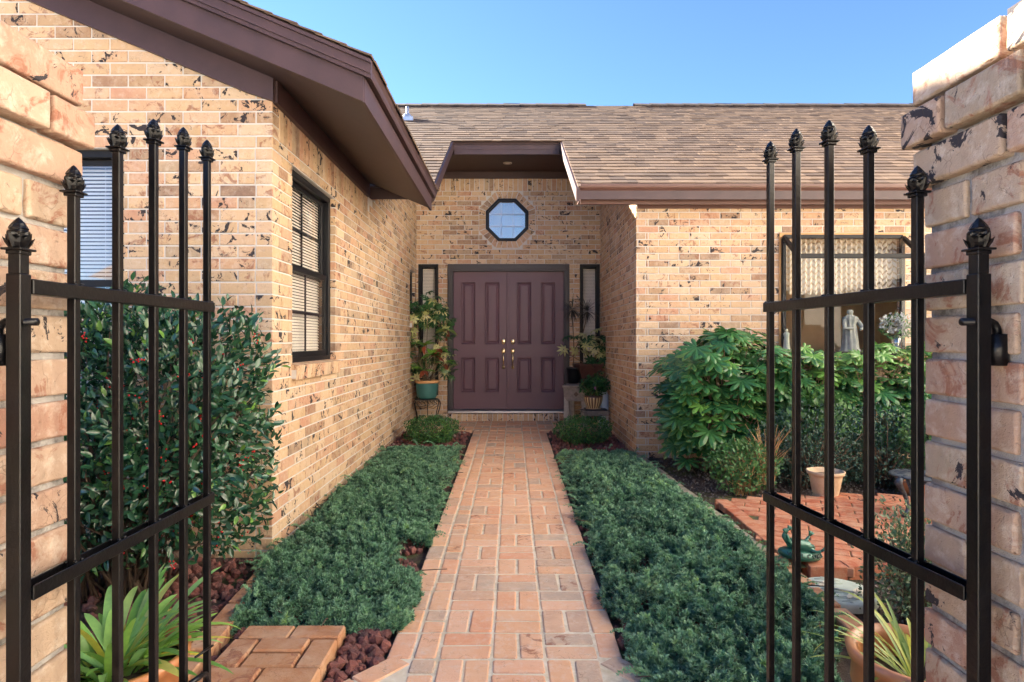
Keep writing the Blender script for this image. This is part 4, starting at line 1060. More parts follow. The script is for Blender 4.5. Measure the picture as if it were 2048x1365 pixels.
# brick edgings
mb = MB()
def edging(x0, y0, x1, y1, zoff=0.035, w_=0.10):
    d = Vector((x1 - x0, y1 - y0)); L_ = d.length; n = int(L_ / 0.208); a = math.atan2(d.y, d.x)
    for k in range(n):
        t = (k + 0.5) / n; pavrot(mb, x0 + d.x * t, y0 + d.y * t, 0.203, w_, a + R(rng.uniform(-1.2, 1.2)), zoff + rng.uniform(-.003, .003), 0.08)
edging(-1.33, 3.55, -1.22, 2.0); edging(-1.22, 2.0, -1.20, 1.1)
tag(mb.build('brick_edging', [mEdge]), 'row of orange edging bricks beside the holly bush', 'edging')
mb = MB(); edging(1.47, 3.55, 1.50, 1.9); tag(mb.build('brick_edging', [mEdge]), 'row of red edging bricks beside the dragonfly stone', 'edging')
mb = MB(); edging(1.30, 6.38, 1.47, 3.60, 0.02); tag(mb.build('brick_edging', [simple('mossy_concrete', (0.22, 0.19, 0.12), (0.30, 0.27, 0.20), 0.9, scale=12, bs=0.5)]), 'mossy edging along the far half of the right bed', 'edging')
# square brick pad in the left bed
mb = MB(); zt_ = 0.045
def pb(x0, x1, y0, y1):
    mb.cbox((x0 + .003, y0 + .003, G(y0) - 0.03), (x1 - .003, y1 - .003, G(y0) + zt_ + rng.uniform(-.003, .003)), 0.007)
px_, py_ = -1.135, 2.20
pb(px_, px_ + .21, py_ + .335, py_ + .445); pb(px_ + .21, px_ + .425, py_ + .335, py_ + .445)
pb(px_ - .01, px_ + .10, py_ + .115, py_ + .332); pb(px_ + .103, px_ + .31, py_ + .225, py_ + .332); pb(px_ + .103, px_ + .31, py_ + .115, py_ + .222); pb(px_ + .313, px_ + .42, py_ + .115, py_ + .332)
pb(px_ - .01, px_ + .2, py_, py_ + .112); pb(px_ + .203, px_ + .42, py_, py_ + .112)
tag(mb.build('brick_pad', [mEdge]), 'square pad of orange bricks lying in the lava rock', 'stepping pad')

# ------------------------------------------------------------------ gate piers with rough bricks
def rough_brick(mb, lo, hi, faces_amt=0.0016):
    lo = Vector(lo); hi = Vector(hi)
    def sub(a, b, h):
        h *= 0.6
        L_ = b - a; n = max(1, round((L_ - 0.012) / h))
        return [a, a + 0.0035] + [a + 0.006 + (L_ - 0.012) * k / n for k in range(n + 1)] + [b - 0.0035, b]
    X, Y, Z = sub(lo.x, hi.x, 0.02), sub(lo.y, hi.y, 0.02), sub(lo.z, hi.z, 0.016)
    sd = Vector((rng.uniform(0, 90), rng.uniform(0, 90), rng.uniform(0, 90)))
    ids = {}; vs = []; fs = []
    chip = rng.uniform(0.3, 1.0)
    def vid(i, j, k):
        key = (i, j, k)
        if key in ids: return ids[key]
        p = Vector((X[i], Y[j], Z[k])); e = 0
        for (q, n_, ax) in ((i, len(X), 0), (j, len(Y), 1), (k, len(Z), 2)):
            if q in (0, n_ - 1): e += 1
        c = (lo + hi) / 2
        nn = noise.noise_vector((p + sd) * 30) * faces_amt * 1.3 + noise.noise_vector((p + sd) * 110) * faces_amt * 0.8
        p2 = p + nn * 0.35
        if e >= 2:
            am = 0.0012 + max(0, noise.noise((p + sd) * 55) - .1) * 0.009 * chip
            for ax, (q, n_) in enumerate(((i, len(X)), (j, len(Y)), (k, len(Z)))):
                if q == 0: p2[ax] += am
                elif q == n_ - 1: p2[ax] -= am
        ids[key] = len(vs); vs.append(p2); return ids[key]
    nx, ny, nz = len(X) - 1, len(Y) - 1, len(Z) - 1
    for i in range(nx):
        for j in range(ny):
            fs.append((vid(i,j,0), vid(i,j+1,0), vid(i+1,j+1,0), vid(i+1,j,0))); fs.append((vid(i,j,nz), vid(i+1,j,nz), vid(i+1,j+1,nz), vid(i,j+1,nz)))
        for k in range(nz):
            fs.append((vid(i,0,k), vid(i+1,0,k), vid(i+1,0,k+1), vid(i,0,k+1))); fs.append((vid(i,ny,k), vid(i,ny,k+1), vid(i+1,ny,k+1), vid(i+1,ny,k)))
    for j in range(ny):
        for k in range(nz):
            fs.append((vid(0,j,k), vid(0,j,k+1), vid(0,j+1,k+1), vid(0,j+1,k))); fs.append((vid(nx,j,k), vid(nx,j+1,k), vid(nx,j+1,k+1), vid(nx,j,k+1)))
    mb.add(vs, fs, 0, True)
PW = 0.41
def pier(x0, y0, ztop, name_label, mirror):
    mb = MB(); offs = [0.0125, 0.025, 0.0125]; t = 0.0965; jj = 0.0105; ncourse = 25
    for c in range(ncourse):
        o = offs[c] if c < 3 else 0.0; z1 = ztop - c * C; z0 = z1 - C + jj
        if z1 < -0.04: break
        a0, a1, b0, b1 = x0 - o, x0 + PW + o, y0 - o, y0 + PW + o; par = (c + (1 if mirror else 0)) % 2
        r = lambda: rng.uniform(-0.0015, 0.0015)
        def run(p, q, fn, rev):
            # a run of one stretcher and the rest
            L_ = q - p; cutp = 0.2 if not rev else L_ - 0.2
            fn(p, p + cutp - jj / 2); fn(p + cutp + jj / 2, q)
        if par:
            run(b0, b1 - t - jj, lambda p, q: rough_brick(mb, (a1 - t + r(), p, z0), (a1 + r(), q, z1 + r())), False)
            run(b0 + t + jj, b1, lambda p, q: rough_brick(mb, (a0 + r(), p, z0), (a0 + t, q, z1 + r())), True)
            run(a0 + t + jj, a1, lambda p, q: rough_brick(mb, (p, b1 - t, z0), (q, b1 + r(), z1 + r())), True)
            run(a0, a1 - t - jj, lambda p, q: rough_brick(mb, (p, b0 + r(), z0), (q, b0 + t, z1 + r())), False)
        else:
            run(b0 + t + jj, b1, lambda p, q: rough_brick(mb, (a1 - t + r(), p, z0), (a1 + r(), q, z1 + r())), True)
            run(b0, b1 - t - jj, lambda p, q: rough_brick(mb, (a0 + r(), p, z0), (a0 + t, q, z1 + r())), False)
            run(a0, a1 - t - jj, lambda p, q: rough_brick(mb, (p, b1 - t, z0), (q, b1 + r(), z1 + r())), False)
            run(a0 + t + jj, a1, lambda p, q: rough_brick(mb, (p, b0 + r(), z0), (q, b0 + t, z1 + r())), True)
    # mortar core
    d = 0.008; n = 10; zs = [-0.05 + k * (ztop + 0.05 - 0.035) / 90 for k in range(91)]; vs = []; fs = []
    per = []
    for k in range(4 * n):
        s = k / n; q = s - int(s)
        per.append([(x0 + d + (PW - 2*d) * q, y0 + d), (x0 + PW - d, y0 + d + (PW - 2*d) * q), (x0 + PW - d - (PW - 2*d) * q, y0 + PW - d), (x0 + d, y0 + PW - d - (PW - 2*d) * q)][int(s)])
    for z in zs:
        for (x, y) in per:
            nv = noise.noise_vector(Vector((x, y, z)) * 45) * 0.003; vs.append((x + nv.x, y + nv.y, z))
    m = len(per)
    for i in range(90):
        for k in range(m): fs.append((i*m+k, i*m+(k+1)%m, (i+1)*m+(k+1)%m, (i+1)*m+k))
    fs.append(tuple(90 * m + k for k in range(m)))
    mb.add(vs, fs, 1, True)
    mb.box((x0 + .02, y0 + .02, ztop - 0.05), (x0 + PW - .02, y0 + PW - .02, ztop - 0.012), 1)
    return mb
PL = pier(-0.766 - PW, 1.07 - PW, 1.778, '', False).build('gate_pier', [mPier, mMortarP])
tag(PL, 'left brick gate pier with a stepped cap, carrying the left gate', 'gate pier', 'brick gate piers')
PR = pier(0.717, 1.07 - PW, 1.778, '', True).build('gate_pier', [mPier, mMortarP])
tag(PR, 'right brick gate pier with a stepped cap, carrying the right gate', 'gate pier', 'brick gate piers')
for sgn, x0, x1, lb in ((-1, -4.6, -0.766 - PW, 'garden wall running left from the left gate pier'), (1, 0.717 + PW, 5.7, 'garden wall running right from the right gate pier')):
    mb = MB()
    for (yy, N_) in ((0.77, (0, -1, 0)), (0.97, (0, 1, 0))):
        bricks(mb, (0, yy, 0), (1, 0, 0), N_, x0, x1, 0, 21)
    mortar(mb, (0, 0.77, 0), (1, 0, 0), (0, -1, 0), x0, x1, -0.1, 21 * C, back=0.19)
    for k in range(int((x1 - x0) / C)): mb.cbox((x0 + k * C + .005, 0.76, 21 * C + .004), (x0 + (k+1) * C - .005, 0.98, 21 * C + .10), 0.004)
    tag(mb.build('garden_wall', [mPier, mMortarP]), 'low tan brick ' + lb, 'wall')

# ------------------------------------------------------------------ wrought iron gates
def finial_mesh():
    mb = MB(); 
    mb.cbox((-0.0165, -0.0165, 0.0), (0.0165, 0.0165, 0.0035), 0.001); mb.cbox((-0.012, -0.012, -0.006), (0.012, 0.012, 0.0), 0.001)
    # bud with scale pattern
    n = 24; prof = []
    for i in range(17):
        t = i / 16; r_ = 0.0140 * (math.sin(math.pi * (0.16 + 0.84 * t) ** 0.9) ** 0.75 if t < 1 else 0.0)
        prof.append((max(r_, 0.0004), 0.012 + 0.039 * t))
    def fn(a, z):
        t = (z - 0.012) / 0.039; return 1 + 0.15 * (1 if ((int((a / (2*math.pi)) * 16 + t * 10) + int((a / (2*math.pi)) * 16 - t * 10 + 40)) % 2) else -1) * (1 - t)
    mb.lathe(prof, n, (0, 0, 0), 0, False, fn)
    for k in range(8):                                 # calyx leaves
        a = 2 * math.pi * k / 8 + math.pi / 8 * 0; c, s = math.cos(a), math.sin(a); big = 1.0 if k % 2 == 0 else 0.78
        def P(r_, tt, z): return (c * r_ - s * tt, s * r_ + c * tt, z)
        vs = [P(0.0095, -0.005, 0.0035), P(0.0125, 0, 0.0035), P(0.0095, 0.005, 0.0035), P(0.0150, -0.0075, 0.016 * big), P(0.0178, 0, 0.015 * big), P(0.0150, 0.0075, 0.016 * big), P(0.0215 * (0.9 + .1 * big), 0, 0.0265 * big),
              P(0.008, 0, 0.004), P(0.012, 0, 0.018 * big)]
        mb.add(vs, [(0,1,4,3), (1,2,5,4), (3,4,6), (4,5,6), (0,3,8,7), (2,7,8,5), (3,6,8), (5,8,6)], 0)
    me_o = mb.build('finial', [mIron]); me = me_o.data; bpy.data.objects.remove(me_o); return me
FIN = finial_mesh()
TIPS = [1.483, 1.590, 1.698, 1.749, 1.772, 1.779]
def gate(px0, py0, ang, L_, label, side):
    g = empty('iron_gate', (px0, py0, 0), ang, label, 'gate', 'open iron gate leaves')
    zt, zm = 1.397, 0.942
    mb = MB(); mb.cbox((-0.0108, -0.0108, 0.05), (0.0108, 0.0108, zt + 0.006), 0.0012); mb.cbox((-0.009, -0.009, zt + .006), (0.009, 0.009, TIPS[0] - 0.047), 0.001)
    p = mb.build('hinge_post', [mIron], g); f = link('finial', FIN, p, (0, 0, TIPS[0] - 0.046)); f.scale = (.92, .92, .96)
    for k in range(1, 6):
        x = L_ * k / 5 if k < 5 else L_ - 0.008
        mb = MB(); h = 0.0069
        zb = 0.05 if k == 5 else 0.10
        tw = R(rng.uniform(-1.5, 1.5))
        mb.cbox((-h, -h, zb), (h, h, TIPS[k] - 0.043), 0.001, 0, Matrix.Translation((x, 0, 0)) @ Matrix.Rotation(tw, 4, 'Z'))
        b_ = None
        m2 = mb; bar_o = b_
        for z in (zt + 0.001, zm + 0.001):
            for (sx_, sy_) in ((-1, -1), (1, -1), (1, 1), (-1, 1)):
                V, Fc, _ = rock(k * 5 + sx_ + sy_ * 2, 0); m2.add([(x + sx_ * 0.008 + v[0] * 0.0035, sy_ * 0.008 + v[1] * 0.0035, z + v[2] * 0.0028) for v in V], Fc, 0, True)
        b_ = mb.build('bar', [mIron], g); f_ = link('finial', FIN, b_, (x, 0, TIPS[k] - 0.042)); f_.scale = (.86, .86, .92)
    def channel(z, up, nm):
        mb = MB(); w_, hh, t = 0.0128, 0.0225, 0.0026; x0, x1 = 0.012, L_ + 0.004
        if up:
            mb.cbox((x0, -w_, z - hh), (x1, -w_ + t, z), 0.0008); mb.cbox((x0, w_ - t, z - hh), (x1, w_, z), 0.0008); mb.box((x0 + .001, -w_ + t, z - hh + .001), (x1 - .001, w_ - t, z - hh + t))
        else:
            mb.cbox((x0, -w_, z - hh), (x1, w_, z), 0.0012)
        mb.build(nm, [mIron], g)
    channel(zt, False, 'rail'); channel(zm, True, 'rail'); channel(0.13, False, 'rail')
    # hinge: threaded J bolt into a welded sleeve
    mb = MB(); s = side; zh = 1.333
    pts = [(0.034, 0, zh), (-0.024, 0, zh), (-0.031, 0, zh - .003), (-0.036, 0, zh - .010), (-0.037, 0, zh - .022)]
    # the bolt runs across the leaf toward the pier
    pts = [Vector((0.0, s * p_[0] * 0.80, p_[2])) for p_ in pts]
    mb.tube(pts, 0.0058, 12)
    base = pts[4]
    mb.tube([base + Vector((0, 0, 0.004)), base + Vector((0, 0, -0.042))], 0.0145, 20); mb.cbox((base.x - .004, min(base.y, base.y + s * -.03), base.z - .038), (base.x + .004, max(base.y, base.y + s * -.03), base.z), .001)
    for k in range(9): mb.tube([pts[3] + (pts[4] - pts[3]) * (k / 8), pts[3] + (pts[4] - pts[3]) * (k / 8 + .05)], .0068, 12)
    mb.build('hinge', [mIron], g)
    return g, zt, zm
gl_, zt, zm = gate(-0.722, 0.90, R(90.3), 0.570, 'left iron gate leaf, open, in front of the holly bush', -1)
gr_, _, _ = gate(0.683, 0.90, R(90 + 6.35), 0.585, 'right iron gate leaf, open, in front of the brick patio', 1)
# cane bolt of the left leaf
mb = MB(); mb.tube([(0.42, -0.020, 0.560), (0.50, -0.020, 0.545), (0.515, -0.020, 0.538), (0.522, -0.020, 0.52), (0.522, -0.020, 0.02)], 0.006, 10); mb.tube([(0.39, -0.018, 0.575), (0.43, -0.020, 0.558)], [0.011, 0.007], 8)
mb.build('cane_bolt', [mIron], gl_)
mb = MB(); mb.tube([(0.50, -0.004, 0.585), (0.565, -0.012, 0.58)], 0.003, 8); mb.build('latch_pin', [mIron], gl_)
# ------------------------------------------------------------------ planting
def fbm(x, y, s, seed=0): return noise.fractal(Vector((x * s, y * s, seed * 7.3)), 0.9, 2.1, 3)
# juniper: one small needle tuft, merged thousands of times
def tuft(seed, n=15):
    r_ = random.Random(seed); V = []; Fc = []; E = []
    for k in range(n):
        a = r_.uniform(0, 2 * math.pi); el = r_.uniform(0.15, 1.3); L_ = r_.uniform(0.7, 1.15); b = r_.uniform(0, 0.55)
        d = Vector((math.cos(a) * math.cos(el), math.sin(a) * math.cos(el), math.sin(el))); s = d.orthogonal().normalized() if r_.random() < .5 else d.cross(Vector((0, 0, 1))).normalized()
        o = len(V); base = Vector((0, 0, b)); w_ = 0.13
        V += [tuple(base - s * w_ * 0.6), tuple(base + s * w_ * 0.6), tuple(base + d * L_ * 0.6 + s * w_), tuple(base + d * L_), tuple(base + d * L_ * 0.6 - s * w_)]
        Fc += [(o, o + 1, o + 2, o + 4), (o + 4, o + 2, o + 3)]; E += [0, 0, 0.6, 1, 0.6]
    return np.array(V), Fc, np.array(E)
TUFTS = [tuft(i) for i in range(8)]
def mat_of_juniper(name, xl, xr, y0, y1, hfun, dens, label, seed):
    pos = []; nor = []; sc = []; rn = []
    area = (y1 - y0) * 1.2; N = int(area * dens)
    while len(pos) < N:
        y = y0 + (y1 - y0) * rng.random() ** 1.25; a, b = xl(y), xr(y)
        if b - a < 0.02: continue
        x = rng.uniform(-2, 2)
        if not a < x < b: continue
        e = min(x - a, b - x, y - y0 + 0.03 * fbm(x, y, 6, 5), y1 - y); ed = min(1, max(0, e) / 0.16)
        clump = fbm(x, y, 4.5, seed) * 0.5 + fbm(x, y, 17, seed + 3) * 1.0
        if clump < -0.30 and rng.random() < 0.8: continue
        h = hfun(x, y) * (ed ** 0.4) * (0.80 + 0.75 * clump) + 0.012
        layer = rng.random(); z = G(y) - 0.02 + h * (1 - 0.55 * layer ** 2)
        pos.append((x, y, z))
        e2 = 0.02; gx = (fbm(x + e2, y, 5.5, seed) - fbm(x, y, 5.5, seed)) / e2 * hfun(x, y) * 0.5; gy = (fbm(x, y + e2, 5.5, seed) - fbm(x, y, 5.5, seed)) / e2 * hfun(x, y) * 0.5
        cx_ = (a + b) / 2; out = (x - cx_) * (1 - ed) * 2.2
        nor.append((-gx + out + rng.gauss(0, .35), -gy - (1 - min(1, (y - y0) / .16)) * .9 + rng.gauss(0, .35), 1)); sc.append(rng.uniform(0.010, 0.023))
        rn.append(min(1, max(0, 0.40 + 0.25 * fbm(x, y, 2.2, seed + 9) + 0.35 * clump - 0.42 * layer ** 2 + rng.gauss(0, 0.15))))  # deeper tufts take darker greens, shade between the shoots put into the colour
    for _ in range(110):                               # loose shoots that reach out over the edges and above the mat
        y = rng.uniform(y0, y1); side = rng.choice((-1, 1, 1)) if xl(y) < 0 else rng.choice((-1, -1, 1)); x = (xr(y) if side > 0 else xl(y)) - side * 0.03
        if rng.random() < .3: x = rng.uniform(xl(y) + .05, xr(y) - .05); side = rng.choice((-1, 1)); zb0 = .085
        else: zb0 = .03
        a = rng.uniform(-.9, .9); L_ = rng.uniform(.05, .13); q = rng.uniform(.45, .95)
        if y < y0 + .25: a = -side * 1.2
        for k in range(9):
            t = k / 8; pos.append((x + side * math.cos(a) * L_ * t, y + math.sin(a) * L_ * t, G(y) + zb0 + .035 * math.sin(t * 2.4))); nor.append((side * math.cos(a), math.sin(a), .7)); sc.append(.019 * (1 - .45 * t)); rn.append(q)
    pos = np.array(pos); nor = np.array(nor); n_ = len(pos)
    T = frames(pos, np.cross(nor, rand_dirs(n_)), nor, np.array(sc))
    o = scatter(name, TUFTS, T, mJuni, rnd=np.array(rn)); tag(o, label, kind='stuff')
    # woody runners below
    mb = MB()
    for _ in range(220):
        y = rng.uniform(y0 + .05, y1 - .05); x = rng.uniform(xl(y) + .04, xr(y) - .04); a = rng.uniform(0, 6.3); L_ = rng.uniform(0.1, 0.3)
        mb.tube([(x, y, G(y) + .01), (x + math.cos(a) * L_ * .5, y + math.sin(a) * L_ * .5, G(y) + .05), (x + math.cos(a) * L_, y + math.sin(a) * L_, G(y) + .06)], [.004, .003, .002], 5)
    mb.build('runner', [mStemDk], o)
    return o
def jl_l(y): return (-1.385 if y > 3.5 else -1.385 + (3.5 - y) * 0.15) + 0.05 * fbm(0, y, 3, 1)
def jl_r(y): return -0.545 + 0.07 * fbm(4, y, 3.2, 2) + (0.05 if y < 4 else 0.0) + (-0.14 if 3.25 < y < 3.7 else 0)
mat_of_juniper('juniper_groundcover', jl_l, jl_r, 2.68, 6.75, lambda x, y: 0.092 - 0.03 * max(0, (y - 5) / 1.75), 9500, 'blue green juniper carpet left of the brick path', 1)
def jr_l(y): return 0.475 + 0.06 * fbm(9, y, 3.2, 3)
def jr_r(y): return (1.27 + (6.4 - y) * 0.055 if y > 3.6 else (1.42 if y > 2.75 else 1.42 - (2.75 - y) * 0.45)) + 0.05 * fbm(7, y, 4, 4)
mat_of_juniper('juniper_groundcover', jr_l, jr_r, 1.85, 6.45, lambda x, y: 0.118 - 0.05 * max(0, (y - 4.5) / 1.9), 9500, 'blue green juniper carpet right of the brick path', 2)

# lava rock
ROCKS = [rock(i, 0) for i in range(10)]
def lava(x0, x1, y0, y1, n, s0, s1, name, label, ok=None, mat=None, cols=None):
    P_ = []; 
    while len(P_) < n:
        x, y = rng.uniform(x0, x1), rng.uniform(y0, y1)
        if ok and not ok(x, y): continue
        P_.append((x, y, G(y) - 0.03 + rng.uniform(0.0, 0.02)))
    s = nrg.uniform(s0, s1, n) ; T = frames(P_, rand_dirs(n), rand_dirs(n), s)
    T[:, 2, 3] += s * 0.35
    return tag(scatter(name, ROCKS, T, mat, smooth=False), label, kind='stuff')
def lava_mat():
    m, nt, n, l, b = newmat('lava_rock'); a = nt.nodes.new('ShaderNodeAttribute'); a.attribute_name = 'rnd'; co = objco(nt)
    c = ramp(nt, a.outputs['Fac'], [(0.0, (0.075, 0.038, 0.036)), (0.3, (0.17, 0.058, 0.048)), (0.55, (0.24, 0.078, 0.060)), (0.75, (0.12, 0.055, 0.055)), (0.97, (0.32, 0.11, 0.08)), (1.0, (0.30, 0.27, 0.24))])
    c = mixc(nt, ramp(nt, noi(nt, co, 120, 4, 0.7), [(0.45, 0.0), (0.7, 0.6)]), c, (0.20, 0.11, 0.10))
    l.new(c, b.inputs['Base Color']); b.inputs['Roughness'].default_value = 0.9
    bump(nt, noi(nt, co, 220, 4, 0.8), 1.0, 0.006, b); return m
mLava = lava_mat()
def offpad(x, y): return x < PX0 - 0.01 - flim(y) and not (px_ - .03 < x < px_ + .44 and py_ - .03 < y < py_ + .46) and not (-1.43 < x < -1.19 and y < 3.6 and x > -1.36 + (3.55 - y) * 0.07 - .06)
lava(-1.40, -0.52, 1.5, 3.3, 1500, 0.012, 0.028, 'lava_rock', 'dark red lava rock between the path and the brick pad', offpad, mLava)
lava(-2.9, -1.34, 1.5, 3.55, 1900, 0.012, 0.028, 'lava_rock', 'dark red lava rock under the holly bush', offpad, mLava)
lava(-1.40, -0.54, 3.3, YP1 - .02, 1900, 0.012, 0.026, 'lava_rock', 'red lava rock in the far half of the left bed', None, mLava)
lava(0.47, 1.28, 6.4, YP1 - .02, 800, 0.012, 0.026, 'lava_rock', 'red lava rock around the right boxwood', None, mLava)
lava(0.465, 0.95, 1.6, 6.4, 1000, 0.012, 0.026, 'lava_rock', 'lava rock along the right edge of the path', lambda x, y: x > PX1 + 0.015 + flim(y), mLava)
lava(1.5, 4.5, 1.3, 3.25, 5200, 0.004, 0.011, 'wood_chips', 'grey shredded mulch between the dragonfly stone and the right pot', None, mMulch)
lava(1.45, 4.6, 4.72, 6.3, 3000, 0.004, 0.010, 'wood_chips', 'brown shredded mulch in the bed under the fatsia', None, mMulch)

# bushes made of many single leaves
def bush(name, mat, c, rad, n, lf, lsize, label, cat, group=None, up=0.5, shell=0.45, flat=0.0, seed=0, smin=0.75, twigs=30, boxy=1.0, lump=0.25, stemmat=None, rn=None, lo=-1.0, ground=True):
    c = np.array(c, float); rad = np.array(rad, float)
    root = empty(name, (c[0], c[1], G(c[1]) - 0.02 if ground else c[2] - rad[2]), 0, label, cat, group); loc = np.array(root.location)
    P_ = []; D = []
    while len(P_) < n:
        d = rng.gauss(0, 1), rng.gauss(0, 1), rng.gauss(0, 1); d = Vector(d).normalized()
        if d.z < lo: continue
        sup = (abs(d.x) ** (2 + boxy * 2) + abs(d.y) ** (2 + boxy * 2) + abs(d.z) ** (2 + boxy * 2)) ** (-1 / (2 + boxy * 2))
        r_ = sup * (1 + lump * noise.fractal(d * 1.7 + Vector((seed * 5.1, 0, 0)), 0.8, 2.0, 3)) * (1 - shell * rng.random() ** 1.6)
        P_.append(c + rad * np.array(d) * r_); D.append(d)
    P_ = np.array(P_); D = np.array([tuple(d) for d in D])
    g_ = np.array([G(p[1]) for p in P_]); k_ = P_[:, 2] > g_ + 0.01; P_, D = P_[k_], D[k_]; n = len(P_)
    dd = D * 0.8 + rand_dirs(n) * 0.8 + np.array([0, 0, up]); uu = D + rand_dirs(n) * 0.6 + np.array([0, 0, 0.6])
    T = frames(P_ - loc, dd, uu, nrg.uniform(smin, 1.15, n) * lsize)
    scatter('foliage', lf, T, mat, root, rnd=None if rn is None else rn(P_, D), smooth=True)
    mb = MB(); base = Vector((0, 0, 0))
    for k in range(twigs):
        i = rng.randrange(n); q = Vector(P_[i] - loc); b0 = Vector((rng.uniform(-.3, .3) * rad[0], rng.uniform(-.3, .3) * rad[1], 0.0 if ground else 0.02))
        mid = b0.lerp(q, 0.5) + Vector((rng.uniform(-.1, .1) * rad[0], rng.uniform(-.1, .1) * rad[1], 0.1 * rad[2])); s_ = 0.006 if rad[2] > .3 else 0.003
        mb.tube([b0, mid, q], [s_ * 1.3, s_, s_ * .4], 5)
    mb.build('stems', [stemmat or mStemDk], root)
    return root, P_, D
LF_H = [leaf(1, .42, 4, .35, .15), leaf(1, .38, 4, .3, .35), leaf(1, .45, 4, .4, .05)]
def rn_h(P_, D):
    r_ = nrg.random(len(P_)) * 0.74; k = nrg.random(len(P_)) < 0.06; r_[k] = nrg.uniform(0.85, 1, k.sum()); return r_
hb, HP, HD = bush('holly_bush', mHolly, (-1.95, 3.10, 0.86), (0.66, 0.34, 0.64), 12500, LF_H, 0.054, 'tall dark green holly bush with red berries against the end wall', 'bush', up=0.35, shell=0.5, seed=3, twigs=90, boxy=0.8, lump=0.30, rn=rn_h)
loc = np.array(hb.location); sel = [i for i in range(len(HP)) if HD[i][1] < 0.1 and HP[i][2] < 1.35]
for k in range(95):
    i = rng.choice(sel); c = HP[i] - loc + np.array([0, -0.035, 0]); mb = MB()
    for q in range(rng.randint(3, 8)):
        o = Vector(c) + Vector((rng.gauss(0, .014), rng.gauss(0, .010), rng.gauss(0, .012))); r_ = rng.uniform(.0038, .0050)
        V, Fc = [], []
        mb.lathe([(0.0003, -r_), (r_ * .75, -r_ * .66), (r_, 0), (r_ * .75, r_ * .66), (0.0003, r_)], 8, o)
    mb.build('berry_cluster', [mBerry], hb)
# low branches drooping from the holly
LF_S = [leaf(1, .5, 3, .2, .25), leaf(1, .45, 3, .3, .1)]
for (cx_, cy_, lb, sd) in ((-0.93, 7.22, 'round clipped boxwood left of the path below the teal pot', 21), (0.84, 7.18, 'round clipped boxwood right of the path below the wooden stool', 22)):
    bush('boxwood', mBox, (cx_, cy_, G(cy_) + 0.14), (0.32, 0.27, 0.155), 5200, LF_S, 0.024, lb, 'shrub', 'clipped boxwoods beside the path', up=0.6, shell=0.4, seed=sd, lump=0.3, boxy=0.1)

# fatsia: palmate leaves on long stalks
def palmate(seed, nl=8):
    r_ = random.Random(seed); V = [(0, 0, 0)]; Fc = []; E = [0.0]; a0 = -2.25; st = 4.5 / (nl - 1)
    Ls = []; droop = r_.uniform(.03, .22)
    for k in range(nl):
        a = a0 + st * k; L_ = (1.0 - 0.22 * abs(a) / 2.25) * r_.uniform(.93, 1.07); Ls.append((a, L_))
    def z(r_): return 0.06 * r_ - droop * r_ * r_
    def pt(a, r_, dz=0.0, e=1.0): V.append((math.cos(a) * r_, math.sin(a) * r_, z(r_) + dz)); E.append(e); return len(V) - 1
    notch = [pt(Ls[0][0] - st * .55, .20, -.0)]
    for k in range(nl): notch.append(pt(Ls[k][0] + st * .5, 0.34 if k < nl - 1 else .20, -.015, .85))
    for k in range(nl):
        a, L_ = Ls[k]; w1, w2 = st * 0.37, st * 0.34
        m1 = pt(a, .38, .02, 0.0); m2 = pt(a, L_ * .72, .035, 0.0); tp = pt(a, L_, -.03, 1.0)
        sl_, sr_ = pt(a - w1, L_ * .66, -.01), pt(a + w1, L_ * .66, -.01)
        tl, tr = pt(a - w1 * .62, L_ * .84, -.015), pt(a + w1 * .62, L_ * .84, -.015)
        nL, nR = notch[k], notch[k + 1]
        Fc += [(0, nL, m1), (0, m1, nR), (m1, nL, sl_, m2), (m1, m2, sr_, nR), (m2, sl_, tl), (m2, tr, sr_), (m2, tl, tp), (m2, tp, tr)]
    return np.array(V), Fc, np.array(E)
PALM = [palmate(i, n) for i, n in enumerate((8, 7, 8, 9, 8, 7))]
